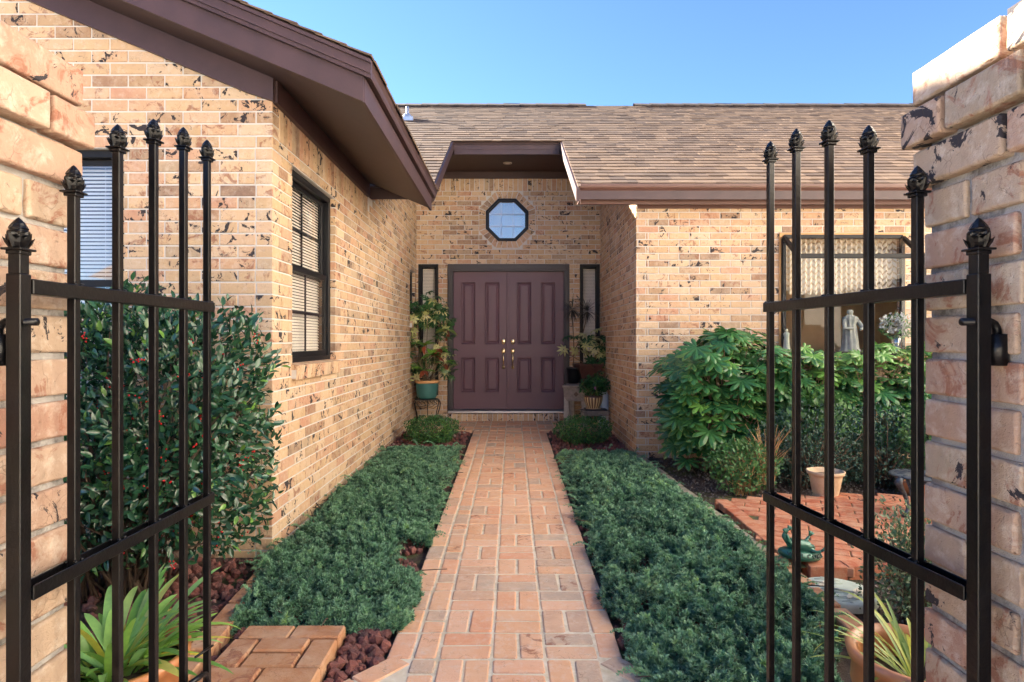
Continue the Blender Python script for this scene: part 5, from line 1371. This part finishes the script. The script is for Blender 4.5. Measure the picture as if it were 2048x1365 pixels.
def fatsia(name, c, rad, n, size, label, seed, young=0.1, stems=14, top_only=-0.75, group='fatsia shrubs under the garden window'):
    c = np.array(c, float); rad = np.array(rad, float); root = empty(name, (c[0], c[1], G(c[1]) - 0.03), 0, label, 'shrub', group); loc = np.array(root.location)
    P_ = []; D = []; tries = 0
    while len(P_) < n:
        d = Vector((rng.gauss(0, 1), rng.gauss(0, 1) - 0.25, rng.gauss(0, 1) + .15)).normalized()
        if d.z < top_only: continue
        sup = (sum(abs(q) ** 3.2 for q in d)) ** (-1 / 3.2)
        r_ = sup * (1 + 0.22 * noise.fractal(d * 1.6 + Vector((seed * 3.3, 0, 0)), .8, 2, 2)) * (1 - .4 * rng.random() ** 1.5)
        p = c + rad * np.array(d) * r_
        if p[2] < G(p[1]) + 0.12: continue
        P_.append(p); D.append(tuple(d))
    P_ = np.array(P_); D = np.array(D)
    # leaf faces outward and up; the middle lobe hangs outward and down
    hz = D * np.array([1, 1, 0.0]) + rand_dirs(n) * 0.45; hz[:, 2] = 0; hz /= np.linalg.norm(hz, axis=1, keepdims=True) + 1e-9
    dn = nrg.uniform(0.05, 0.8, n); xd = hz.copy(); xd[:, 2] = -dn
    up = D * 0.6 + hz * dn[:, None] * 0.8 + np.array([0, -0.55, 0.9]) + rand_dirs(n) * 0.3
    s = nrg.uniform(0.7, 1.15, n) * size; rr = nrg.random(n) * 0.78; top = D[:, 2] > 0.55; kk = (nrg.random(n) < young) | (top & (nrg.random(n) < young * 3)); rr[kk] = nrg.uniform(.85, 1, kk.sum()); s[kk] *= .72
    scatter('foliage', PALM, frames(P_ - loc, xd, up, s), mFats, root, rnd=rr, smooth=False)
    mb = MB()
    for k in range(stems):
        a = rng.uniform(0, 6.28); b0 = Vector((math.cos(a) * rad[0] * .35, math.sin(a) * rad[1] * .3, 0)); t_ = Vector((b0.x * 1.9, b0.y * 1.4, (c[2] + rad[2] * rng.uniform(0, .6)) - loc[2]))
        mb.tube([b0, b0.lerp(t_, .5) + Vector((rng.uniform(-.04, .04), 0, .02)), t_], [.014, .011, .007], 7)
    for i in range(n):
        p = Vector(P_[i] - loc); q = Vector((p.x * .72, p.y * .72, p.z - .12 - rng.uniform(0, .08)))
        mb.tube([q, p.lerp(q, .5) + Vector((0, 0, .01)), p], [.0035, .003, .0025], 4, cap=False)
    mb.build('stems', [mStem], root)
fatsia('fatsia', (2.02, 5.80, 0.72), (0.53, 0.40, 0.62), 380, 0.175, 'large fatsia with broad palmate leaves beside the house corner', 1, 0.07)
fatsia('fatsia', (2.72, 5.72, 0.76), (0.34, 0.30, 0.46), 150, 0.165, 'middle fatsia below the left corner of the garden window', 2, 0.12, group='fatsia shrubs under the garden window')
fatsia('fatsia', (3.30, 5.66, 0.78), (0.44, 0.30, 0.48), 200, 0.165, 'fatsia with lighter yellow green tips below the middle of the garden window', 3, 0.26, top_only=-.8)
fatsia('fatsia', (4.05, 5.70, 0.78), (0.42, 0.30, 0.48), 180, 0.165, 'fatsia farthest right, below the right end of the garden window', 4, 0.25, top_only=-.8)
LF_O = [leaf(1, .55, 4, .15, .3), leaf(1, .5, 4, .2, .15)]
bush('skimmia', mShrub, (2.62, 5.35, 0.62), (0.26, 0.16, 0.24), 620, LF_O, 0.070, 'glossy small leaved shrub in front of the middle fatsia', 'shrub', seed=31, twigs=20, shell=.5)
bush('azalea', mShrub, (1.88, 5.00, 0.28), (0.27, 0.20, 0.22), 1700, LF_S, 0.036, 'small bright green shrub at the foot of the large fatsia', 'shrub', seed=32, twigs=40, shell=.7, boxy=.1, stemmat=mStraw)
bush('barberry', mShrubBlue, (2.55, 5.20, 0.40), (0.48, 0.20, 0.36), 6200, LF_S, 0.024, 'low grey green shrub behind the empty sandy pot', 'shrub', seed=33, twigs=60, shell=.8, boxy=.3)
bush('barberry', mShrubBlue, (3.15, 5.20, 0.40), (0.34, 0.2, 0.34), 3400, LF_S, 0.024, 'low grey green shrub between the sandy pot and the iron table', 'shrub', seed=38, twigs=40, shell=.8, boxy=.3)
bush('camellia', mShrub, (3.62, 5.05, 0.46), (0.42, 0.26, 0.32), 2600, LF_O, 0.045, 'dense dark green shrub behind the iron table', 'shrub', seed=34, twigs=40, shell=.55)
bush('abelia', mAbel, (1.83, 2.80, 0.28), (0.21, 0.20, 0.27), 3400, LF_S, 0.024, 'small leaved shrub beside the dragonfly stone', 'shrub', seed=35, twigs=70, shell=.8, boxy=.1, lump=.45)
# dry stalks
r0 = empty('dry_stalks', (2.08, 5.05, G(5)), 0, 'clump of dry straw coloured stalks behind the small azalea', 'dry stalks')
mb = MB()
for k in range(46):
    a = rng.uniform(0, 6.3); b0 = Vector((rng.uniform(-.07, .07), rng.uniform(-.04, .04), .05)); l_ = rng.uniform(.25, .52); o_ = rng.uniform(.05, .22)
    mb.tube([b0, b0 + Vector((math.cos(a) * o_ * .3, math.sin(a) * o_ * .3, l_ * .6)), b0 + Vector((math.cos(a) * o_, math.sin(a) * o_, l_))], [.003, .0026, .001], 4, cap=False)
mb.build('stalk', [mStraw], r0)

# strap leaved plants in pots
def strap_plant(root, n, L0, L1, wid, mat, z0, droop, seed, spread=.06, bias=(0, 0), er=(.55, 1.45)):
    r_ = random.Random(seed); V = []; Fc = []; A = []
    for k in range(n):
        a = r_.uniform(0, 2 * math.pi); el = r_.uniform(*er); L_ = r_.uniform(L0, L1); w_ = wid * r_.uniform(.7, 1.15); q = r_.random(); ns = 12
        h = Vector((math.cos(a) + bias[0], math.sin(a) + bias[1], 0)).normalized(); sd = Vector((-h.y, h.x, 0)); p = Vector((h.x * r_.uniform(0, spread), h.y * r_.uniform(0, spread), z0)); dr = droop * r_.uniform(.6, 1.4); e = el; o = len(V); tw = r_.uniform(-.4, .4)
        for i in range(ns + 1):
            t = i / ns; ww = w_ / 2 * (min(1, .55 + 1.2 * t) * (1 - t ** 5) ** .7 if t < 1 else 0); sdd = (sd + Vector((0, 0, tw * t))).normalized()
            V += [tuple(p - sdd * ww + Vector((0, 0, ww * .25))), tuple(p), tuple(p + sdd * ww + Vector((0, 0, ww * .25)))]; A += [q] * 3
            d = h * math.cos(e) + Vector((0, 0, math.sin(e))); p = p + d * (L_ / ns); e -= dr * L_ / ns * (0.4 + 1.6 * t) * 6
        for i in range(ns):
            b = o + 3 * i; Fc += [(b, b + 3, b + 4, b + 1), (b + 1, b + 4, b + 5, b + 2)]
    me = bpy.data.meshes.new('leaves'); me.from_pydata(V, [], Fc); me.update(); me.materials.append(mat)
    at_ = me.attributes.new('rnd', 'FLOAT', 'POINT'); at_.data.foreach_set('value', A); me.polygons.foreach_set('use_smooth', [True] * len(Fc))
    return link('foliage', me, root)
def potmesh(root, prof, mats, n=40, soil=None, name='pot', fn=None):
    mb = MB(); mb.lathe(prof, n, fn=fn); mb.f.append(tuple(reversed(range(n)))); mb.m.append(0); mb.sm.append(False)
    o = mb.build(name, mats, root)
    if soil:
        m2 = MB(); vs = [(0, 0, soil[1])] + [(soil[0] * math.cos(2*math.pi*k/24), soil[0] * math.sin(2*math.pi*k/24), soil[1] + rng.uniform(-.006, .006)) for k in range(24)]
        m2.add(vs, [(0, k + 1, (k + 1) % 24 + 1) for k in range(24)]); m2.build('soil', [mSoil], root)
    return o
r1 = empty('potted_lily', (-1.22, 1.88, G(1.9) - .02), 0, 'orange terracotta pot of green strap leaved lily behind the left gate', 'potted plant')
potmesh(r1, [(.13, 0), (.16, .10), (.19, .22), (.20, .30), (.212, .305), (.214, .335), (.20, .338), (.185, .31), (.18, .28)], [mTerra], soil=(.182, .295))
strap_plant(r1, 110, .18, .35, .030, mStrap, .29, .46, 5, .12, (.2, 0), (.2, 1.15))
r2 = empty('potted_lily', (1.26, 1.90, G(1.9) - .02), 0, 'wide terracotta bowl with sparse yellow striped strap leaves behind the right gate', 'potted plant')
potmesh(r2, [(.12, 0), (.16, .10), (.19, .22), (.185, .29), (.20, .30), (.206, .33), (.19, .335), (.165, .31), (.165, .22)], [mTerra], soil=(.168, .235))
strap_plant(r2, 46, .22, .40, .013, mStrapY, .23, .50, 8, .05, (-.1, .1), (.3, 1.2))
# low holly sucker leaves by the pier
# ------------------------------------------------------------------ things on the patio and in the right bed
pc = at(1651, 960, 4.80); r3 = empty('flower_pot', (pc.x, 4.80, G(4.80)), 0, 'empty sandy coloured fluted flower pot at the patio edge', 'flower pot')
potmesh(r3, [(.075, 0), (.095, .02), (.088, .03), (.095, .05), (.118, .17), (.122, .185), (.134, .19), (.14, .215), (.13, .218), (.118, .19), (.11, .18)], [mTerraOld], 48, (.112, .18), fn=lambda a, z: 1 + (.018 * math.cos(a * 20) if .04 < z < .18 else 0))
# iron stool table
def table(x, y, z):
    t = empty('iron_table', (x, y, z), 0, 'round dark iron side table standing on the brick patio by the right pier', 'side table')
    mb = MB(); mb.lathe([(.001, .462), (.17, .464), (.19, .460), (.195, .450), (.188, .440), (.001, .442)], 40)
    for k in range(16): mb.tube([(.03 * math.cos(k*.3927), .03 * math.sin(k*.3927), .466), (.16 * math.cos(k*.3927 + .3), .16 * math.sin(k*.3927 + .3), .467)], .004, 5)
    mb.build('tabletop', [mPatina], t)
    for k in range(3):
        a = math.pi + .35 + k * 2 * math.pi / 3; c, s = math.cos(a), math.sin(a); m_ = MB()
        pr = [(.165, .445), (.205, .43), (.215, .39), (.195, .34), (.16, .26), (.135, .17), (.125, .09), (.14, .03), (.165, .004)]
        m_.tube([(c * r_, s * r_, z_) for r_, z_ in pr], [.014, .024, .026, .020, .015, .013, .013, .015, .02], 10); m_.build('leg', [mPatina], t)
    return t
tb = at(1842, 968, 4.25); tt_ = table(tb.x, 4.25, G(4.25) + .037); tt_.scale = (1, 1, .60)
r4 = empty('copper_bowl', (at(1858, 990, 4.85).x, 4.85, G(4.85) - .035), 0, 'copper coloured clay bowl on the bed behind the iron table', 'bowl')
potmesh(r4, [(.09, .03), (.15, .04), (.20, .08), (.225, .15), (.22, .165), (.205, .15), (.18, .10)], [mTerra], 40, (.19, .11)); m2 = MB(); m2.lathe([(.10, 0), (.10, .02), (.07, .03), (.09, .055)], 24); m2.build('foot', [mTerra], r4)
# frog lying on its back  on a ring stone that says WELCOME
fp = at(1600, 1120, 3.395); fr = empty('frog_statue', (fp.x, 3.395, G(3.39) + .041), R(8), 'green bronze frog statue lolling on a welcome stone on the patio corner', 'statue')
mb = MB(); n = 48; vs = []; rings = 12
for i in range(rings + 1):
    ph = -math.pi / 2 + math.pi * i / rings
    for k in range(n):
        a = 2 * math.pi * k / n; wob = 1 + .04 * math.sin(3 * a + 1)
        rx, ry, rz = .128 * wob, .085 * wob, .036
        cc = abs(math.cos(ph)) ** .7; vs.append((rx * cc * math.cos(a), ry * cc * math.sin(a), .034 + rz * math.copysign(abs(math.sin(ph)) ** .8, math.sin(ph)) + .016 * (-math.cos(a)) * .8 + .006))
fs = [(i*n+k, i*n+(k+1)%n, (i+1)*n+(k+1)%n, (i+1)*n+k) for i in range(rings) for k in range(n)]
mb.add(vs, fs, 0, True); mb.build('base', [mBronze], fr)
def skin_body(name, verts, edges, mat, parent, sub=2):
    me = bpy.data.meshes.new(name); me.from_pydata([v[:3] for v in verts], edges, []); o = bpy.data.objects.new(name + '_tmp', me); COL.objects.link(o)
    sk = o.modifiers.new('s', 'SKIN'); sk.use_smooth_shade = True; ss = o.modifiers.new('u', 'SUBSURF'); ss.levels = sub; ss.render_levels = sub
    for i, v in enumerate(verts): o.data.skin_vertices[0].data[i].radius = (v[3], v[4] if len(v) > 4 else v[3])
    o.data.skin_vertices[0].data[0].use_root = True
    dg = bpy.context.evaluated_depsgraph_get(); dg.update(); m2 = bpy.data.meshes.new_from_object(o.evaluated_get(dg)); bpy.data.objects.remove(o)
    m2.name = name; m2.materials.clear(); m2.materials.append(mat); m2.polygons.foreach_set('use_smooth', [True] * len(m2.polygons))
    return link(name, m2, parent)
B_ = [(0, 0, .098, .048, .042), (-.035, 0, .108, .044, .038), (.035, -.005, .090, .042, .036), (.066, -.012, .084, .034, .024), (.085, -.018, .078, .012, .009),      # trunk, head toward +x
      (-.062, .022, .115, .018), (-.085, .030, .150, .014), (-.070, .034, .178, .010), (-.052, .036, .186, .008),      # one leg up
      (-.060, -.026, .112, .018), (-.092, -.034, .135, .014), (-.102, -.036, .172, .010), (-.108, -.034, .192, .008),
      (.045, .035, .092, .014), (.075, .050, .112, .010), (.098, .056, .134, .008),
      (.040, -.038, .080, .014), (.062, -.062, .070, .010), (.088, -.066, .078, .008)]
E_ = [(0,1),(0,2),(2,3),(3,4),(1,5),(5,6),(6,7),(7,8),(1,9),(9,10),(10,11),(11,12),(2,13),(13,14),(14,15),(2,16),(16,17),(17,18)]
skin_body('body', B_, E_, mBronze, fr)
mb = MB()
for (c_, dirs) in (((-.052, .036, .188), [(.5, .2, .8), (.8, 0, .4), (.2, .1, 1)]), ((-.108, -.034, .194), [(-.5, 0, .8), (-.1, .1, 1), (.3, 0, .9)]), ((.098, .056, .136), [(.5, .2, .9), (.9, .1, .5), (.1, .1, 1)]), ((.088, -.066, .079), [(.9, -.2, .3), (.9, .3, .1), (.8, 0, .6)])):
    for d in dirs:
        d = Vector(d).normalized(); mb.tube([Vector(c_), Vector(c_) + d * .016, Vector(c_) + d * .030], [.007, .006, .008], 8)
mb.build('toes', [mBronze], fr)
mb = MB()
for s_ in (-1, 1): mb.lathe([(.0003, -.011), (.008, -.008), (.011, 0), (.008, .008), (.0003, .011)], 12, (.060, -.012 + s_ * .016, .098))
mb.build('eyes', [mBronze], fr); fr.scale = (.95, .95, .84)
def text_mesh(txt, size, ext, mat, parent, place):
    """each letter of txt as mesh, placed by place(i) -> Matrix"""
    mb = MB()
    for i, chx in enumerate(txt):
        cu = bpy.data.curves.new('t', 'FONT'); cu.body = chx; cu.size = size; cu.extrude = ext; cu.align_x = 'CENTER'; cu.align_y = 'CENTER'; cu.offset = size * .02
        o = bpy.data.objects.new('t', cu); COL.objects.link(o); dg = bpy.context.evaluated_depsgraph_get(); dg.update(); me = bpy.data.meshes.new_from_object(o.evaluated_get(dg)); bpy.data.objects.remove(o)
        M_ = place(i); mb.add([M_ @ v.co for v in me.vertices], [tuple(p.vertices) for p in me.polygons])
    return mb.build('lettering', [mat], parent)
def plc(i):
    a = math.pi * (1.18 + (i + .5) / 7 * 0.66); x, y = .122 * math.cos(a) * 1.0, .080 * math.sin(a); nrm = Vector((math.cos(a) / .128, math.sin(a) / .085, 6)).normalized(); t_ = Vector((-.128 * math.sin(a), .085 * math.cos(a), 0)).normalized(); up = nrm.cross(t_)
    o = Vector((x, y, .052 - .013 * math.cos(a))) + nrm * .003
    return Matrix.Translation(o) @ Matrix((t_, up, nrm)).transposed().to_4x4()
text_mesh('WELCOME', .036, .004, mBronzeDk, fr, plc)
# dragonfly stepping stone
sp_ = at(1672, 1183, 3.06); ds = empty('stepping_stone', (sp_.x - .005, 3.04, G(3.0) + .005), R(-6), 'round sage green stepping stone with a dragonfly relief', 'stepping stone')
mb = MB(); mb.lathe([(.001, .022), (.165, .022), (.175, .018), (.178, 0), (.178, -.02)], 48, fn=lambda a, z: 1 + .012 * math.sin(5 * a))
for k in range(26):
    y = -.155 + k * .0124; w_ = math.sqrt(max(0, .158 ** 2 - y * y)); a = rng.uniform(-.8, .1) * w_; b = a + rng.uniform(.3, .9) * w_
    mb.tube([(a, y, .022), ((a + b) / 2, y + .004, .0235), (min(b, w_), y, .022)], .0035, 5)
mb.build('stone', [mSlate], ds)
mb = MB()
def wingp(c, ang, L_, w_, z=.024):
    pts = []
    for k in range(16):
        t = 2 * math.pi * k / 16; u = L_ / 2 * (1 + math.cos(t)); v = w_ / 2 * math.sin(t) * (.5 + .5 * (u / L_) ** .6)
        pts.append((c[0] + u * math.cos(ang) - v * math.sin(ang), c[1] + u * math.sin(ang) + v * math.cos(ang), z))
    mb.prism(pts, (0, 0, .005))
for (ox, oy, sc_) in ((.055, -.045, 1.0), (-.045, .065, .55)):
    mb.tube([(ox + .035 * sc_, oy - .02 * sc_, .028), (ox, oy, .030), (ox - .10 * sc_, oy + .062 * sc_, .027)], [.008 * sc_, .007 * sc_, .003 * sc_], 8)
    for ang, L_ in ((.35, .10), (.8, .085), (-2.2, .085), (-1.75, .075)): wingp((ox, oy), ang, L_ * sc_, .030 * sc_)
mb.build('dragonfly', [mSlateTan], ds)

# ------------------------------------------------------------------ things on the entry landing
# left: iron stand and the teal pot
gl = G(8.6) + .008; sx_ = (854 - 1024) / F * 8.6
t = empty('plant_stand', (sx_, 8.6, gl), R(12), 'black scrolled iron plant stand under the teal pot', 'plant stand')
mb = MB(); mb.cbox((-.165, -.13, .335), (.165, .13, .347), .002); mb.build('top', [mPotBlack], t)
for a, b in ((-1, -1), (1, -1), (1, 1), (-1, 1)):
    m_ = MB(); m_.tube([(a * .155, b * .12, .335), (a * .175, b * .13, .30), (a * .168, b * .125, .24), (a * .145, b * .11, .16), (a * .135, b * .105, .08), (a * .150, b * .115, .005)], .0075, 7); m_.build('leg', [mIron], t)
m_ = MB(); m_.tube([(0, -.125, .335), (0, -.125, .005)], .006, 6)
for k in range(6):
    for y in (-.13, .13):
        cx_ = -.13 + k * .052; m_.tube([(cx_ + .018 * math.cos(q), y, .305 + .022 * math.sin(q)) for q in [j * .6 for j in range(9)]], .004, 5)
for y in (-.128, .128): m_.tube([(-.15, y, .275), (-.08, y, .225), (0, y, .25), (.08, y, .225), (.15, y, .275)], .004, 5)
m_.build('scrollwork', [mIron], t)
r5 = empty('potted_croton', (sx_, 8.6, gl + .348), 0, 'teal pot with an orange rim holding a tall croton and schefflera', 'potted plant')
potmesh(r5, [(.105, 0), (.135, .03), (.150, .12), (.158, .215), (.158, .222)], [mTeal], soil=(.145, .24)); mb = MB(); mb.lathe([(.158, .222), (.172, .226), (.176, .245), (.170, .262), (.155, .262), (.148, .24)], 40); mb.build('rim', [mRim], r5)
def stemsto(root, z0, tips, r_=.005, m=mStem, nm='stems'):
    mb = MB()
    for q in tips:
        b0 = Vector((rng.uniform(-.05, .05), rng.uniform(-.05, .05), z0)); q = Vector(q); mb.tube([b0, b0.lerp(q, .45) + Vector((q.x * .12, q.y * .1, .03)), q], [r_ * 1.3, r_, r_ * .6], 6)
    return mb.build(nm, [m], root)
def whorl(n=8, L=1.0, W=.34, droop=.35):
    V = []; Fc = []; E = []; lv, lf_, le = leaf(L, W, 4, .2, droop)
    for k in range(n):
        a = 2 * math.pi * k / n; R_ = np.array([[math.cos(a), -math.sin(a), 0], [math.sin(a), math.cos(a), 0], [0, 0, 1]]); o = len(V)
        for v in lv: V.append(tuple(R_ @ (v + np.array([.06, 0, 0]))))
        Fc += [tuple(i + o for i in f) for f in lf_]; E += list(le)
    return np.array(V), Fc, np.array(E)
WH = [whorl(8), whorl(7, droop=.5), whorl(8, W=.38, droop=.2)]
def scheff(root, tips, spread, n, size, varieg=.35, sc=(1, 1, 1)):
    P_ = []; 
    for k in range(n):
        q = tips[k % len(tips)]; P_.append((q[0] + rng.gauss(0, spread) * sc[0], q[1] + rng.gauss(0, spread * .7) * sc[1], q[2] + rng.gauss(0, spread) * sc[2]))
    n = len(P_); up = rand_dirs(n) * .7 + np.array([0, -.45, .8]); rr = nrg.random(n) * .62; k = nrg.random(n) < varieg; rr[k] = nrg.uniform(.75, 1, k.sum())
    return scatter('foliage', WH, frames(P_, np.cross(up, rand_dirs(n)), up, nrg.uniform(.7, 1.15, n) * size), mSchef, root, rnd=rr, smooth=True)
ring = [(-.28, 0, .38), (-.31, 0, .58), (-.30, 0, .80), (-.26, 0, .98), (-.14, 0, 1.20), (.02, 0, 1.32), (.16, 0, 1.28), (.22, 0, 1.10), (.23, 0, .92), (-.08, .05, 1.10), (.08, .05, 1.12), (.28, 0, .42), (.25, 0, .60), (0, .1, .55), (-.12, .08, .45)]
scheff(r5, ring, .066, 230, .082, .20); stemsto(r5, .24, [ring[i] for i in (0, 2, 3, 4, 5, 7, 8, 11, 13)])
CR = [leaf(1, .36, 5, .2, .3), leaf(1, .42, 5, .15, .5)]
ct = [(.30, -.08, .96), (.08, -.12, .62), (-.12, -.10, .78), (-.02, -.12, .74), (.14, -.12, .60), (.26, -.1, .50), (-.02, -.12, .40), (.2, -.06, .70)]
P_, D_, rr = [], [], []
for q in ct:
    for k in range(7): a = k * .9 + rng.uniform(-.3, .3); P_.append(q); D_.append((math.cos(a), math.sin(a) * .7 - .3, rng.uniform(-.5, .9))); rr.append(min(1, max(0, .38 - .6 * D_[-1][2] + rng.uniform(-.15, .2))))
scatter('croton_leaves', CR, frames(P_, np.array(D_), rand_dirs(len(P_)) * .3 + np.array([0, -.3, 1]), nrg.uniform(.12, .19, len(P_))), mCroton, r5, rnd=np.array(rr), smooth=True)
stemsto(r5, .24, ct, .006, nm='croton_stems')
# right: wooden bench, stool, pots
bg = G(8.5) + .008; r6 = empty('wooden_bench', (.915, 8.56, bg), R(-14), 'weathered wooden bench with a diamond cut in its apron, beside the door', 'bench')
mb = MB(); mb.cbox((-.17, -.30, .53), (.17, .34, .56), .004); mb.build('seat', [mWood], r6)
mb = MB(); zt2, zb2 = .53, .345
mb.prism([(-.165, -.27, zt2), (-.148, -.27, zb2 + .06), (-.11, -.27, zb2), (.13, -.27, zb2), (.16, -.27, zt2)], (0, .022, 0)); mb.build('apron', [mWood], r6)
mb = MB(); mb.prism([(-.02, -.274, .44), (.015, -.274, .405), (.05, -.274, .44), (.015, -.274, .475)], (0, .004, 0)); mb.build('cutout_shade', [mStemDk], r6)  # dark plate on the apron, painting the shade of a cut-through diamond
for x in (-.13, .11):
    m_ = MB(); m_.prism([(x - .03, -.24, 0), (x + .045, -.24, 0), (x + .035, -.24, .53), (x - .02, -.24, .53)], (0, .03, 0)); m_.build('leg', [mWoodPale], r6)
for x in (-.13, .11):
    m_ = MB(); m_.prism([(x - .03, .27, 0), (x + .045, .27, 0), (x + .035, .27, .53), (x - .02, .27, .53)], (0, .03, 0)); m_.build('leg', [mWoodPale], r6)
sg = G(8.05) + .008; r7 = empty('wooden_stool', (1.10, 8.16, sg), R(3), 'low weathered wooden stool under the striped pot', 'stool')
mb = MB(); mb.cbox((-.18, -.13, .225), (.18, .13, .25), .004); mb.cbox((-.165, -.12, .185), (.165, -.10, .224), .003); mb.build('seat', [mWood], r7)
for a, b in ((-1, -1), (1, -1), (1, 1), (-1, 1)):
    m_ = MB(); m_.prism([(a * .135 - .016, b * .10 - .014, .224), (a * .135 + .016, b * .10 - .014, .224), (a * .135 + .016, b * .10 + .014, .224), (a * .135 - .016, b * .10 + .014, .224)], (a * .025, b * .01, -.222)); m_.build('leg', [mWoodPale], r7)
mb = MB(); mb.cbox((-.15, -.115, .0), (.14, .115, .018), .004); tr_ = mb.build('plastic_tray', [mPotBlack], None, (1.11, 8.16, sg + .252)); tag(tr_, 'black plastic tray on the low wooden stool', 'tray')
def stripe_mat():
    m, nt, n, l, b = newmat('striped_glaze'); co = objco(nt); sp = nt.nodes.new('ShaderNodeSeparateXYZ'); l.new(co, sp.inputs[0])
    a = mth(nt, 'ARCTAN2', sp.outputs[1], sp.outputs[0]); f = mth(nt, 'SINE', mth(nt, 'MULTIPLY', a, 18.0))
    st = mth(nt, 'MULTIPLY', mth(nt, 'GREATER_THAN', f, 0.0), mth(nt, 'LESS_THAN', sp.outputs[2], .155))
    l.new(mixc(nt, st, (.15, .07, .035), (.66, .50, .26)), b.inputs['Base Color']); b.inputs['Roughness'].default_value = .3; return m
r8 = empty('potted_vinca', (1.075, 8.13, sg + .271), 0, 'brown and cream striped pot with a green plant and violet flower', 'potted plant')
potmesh(r8, [(.07, .006), (.085, .02), (.115, .09), (.125, .145), (.118, .175), (.105, .178), (.10, .15)], [stripe_mat()], soil=(.10, .16)); mb = MB(); mb.lathe([(.001, 0), (.095, .001), (.105, .012), (.08, .012)], 32); mb.build('saucer', [mTerraOld], r8)
P_ = rand_dirs(900) * np.array([.21, .13, .15]) * nrg.uniform(.4, 1, (900, 1)) + np.array([.02, -.01, .30]); D_ = rand_dirs(900) + np.array([0, 0, .4])
scatter('foliage', LF_O, frames(P_, D_, rand_dirs(900) * .5 + np.array([0, -.3, 1]), nrg.uniform(.03, .055, 900)), mBox, r8, rnd=nrg.random(900) * .7, smooth=True); stemsto(r8, .15, [tuple(P_[i]) for i in range(0, 900, 45)], .003)
P_ = [(.005 + rng.gauss(0, .006), -.14, .28 + rng.gauss(0, .006)) for _ in range(6)]; scatter('flower', [leaf(1, .7, 3)], frames(P_, rand_dirs(6), np.tile([0, -1., .2], (6, 1)), np.full(6, .022)), mViolet, r8)
r9 = empty('white_jug', (1.235, 8.30, sg), 0, 'tall white jug standing in the corner behind the striped pot', 'jug')
potmesh(r9, [(.055, 0), (.06, .02), (.066, .25), (.066, .44), (.05, .48), (.03, .50), (.03, .53), (.034, .535)], [mWhite], 32, name='body'); mb = MB(); mb.tube([(.06, 0, .42), (.095, 0, .40), (.095, 0, .28), (.062, 0, .25)], .008, 8); mb.build('handle', [mWhite], r9)
bz_ = bg + .562
r10 = empty('potted_schefflera', (1.06, 8.62, bz_ - .02), R(10), 'tall square brown pot with a pale variegated schefflera on the bench', 'potted plant')
def sqpot(root, w0, w1, h, mt, nm='pot', t=.012):
    mb = MB()
    def sq(w_, z): return [(-w_, -w_, z), (w_, -w_, z), (w_, w_, z), (-w_, w_, z)]
    v = sq(w0, 0) + sq(w1, h - .03) + sq(w1 + .012, h - .03) + sq(w1 + .012, h) + sq(w1 - t, h) + sq(w1 - t, h - .04)
    mb.add(v, [(4*i+k, 4*i+(k+1)%4, 4*i+4+(k+1)%4, 4*i+4+k) for i in range(5) for k in range(4)] + [(3,2,1,0), (20,21,22,23)]); return mb.build(nm, [mt], root)
sqpot(r10, .085, .165, .30, mPotBrown)
tp = [(-.38, -.05, .48), (.20, -.08, .60), (.10, -.10, .52), (.0, -.1, .58), (-.10, 0, .66), (.24, -.08, .42), (.12, 0, .70), (-.02, -.1, .30), (.22, -.05, .30)]
scheff(r10, tp[1:], .065, 80, .085, .45); stemsto(r10, .27, tp); scatter('foliage', WH, frames([tp[0], (-.36, -.05, .50)], rand_dirs(2), np.tile([0, -.4, .9], (2, 1)), np.full(2, .095)), mSchef, r10, rnd=np.array([.95, .9]), smooth=True)
r11 = empty('potted_dracaena', (.86, 8.66, bz_ + .002), 0, 'small black pot with a two headed spiky dark dracaena', 'potted plant')
sqz = [(.07, 0), (.095, .20), (.102, .20), (.104, .225), (.094, .225), (.09, .19)]; potmesh(r11, sqz, [mPotBlack], soil=(.09, .195))
dh = [(-.02, -.05, 1.03), (.19, -.05, 1.01)]
mb = MB(); mb.tube([(0, 0, .19), (.01, -.02, .45), (.0, -.03, .7), (-.02, -.05, 1.03)], .008, 8); mb.tube([(.01, -.02, .45), (.12, -.03, .66), (.17, -.05, .85), (.19, -.05, 1.01)], .007, 8); mb.build('trunk', [mStem], r11)
SP = [leaf(1, .055, 5, .3, .25, wpos=.35)]
for q in dh:
    D_ = rand_dirs(85); D_[:, 2] += .05; P_ = np.tile(np.array(q), (85, 1)) + D_ * .01
    scatter('foliage', SP, frames(P_, D_, np.tile([0, 0.01, 1.], (85, 1)), nrg.uniform(.14, .24, 85)), mDrac, r11)
# saucer under the bench pot
print('OBJECTS', len(bpy.data.objects), 'FACES', sum(len(m.polygons) for m in bpy.data.meshes))
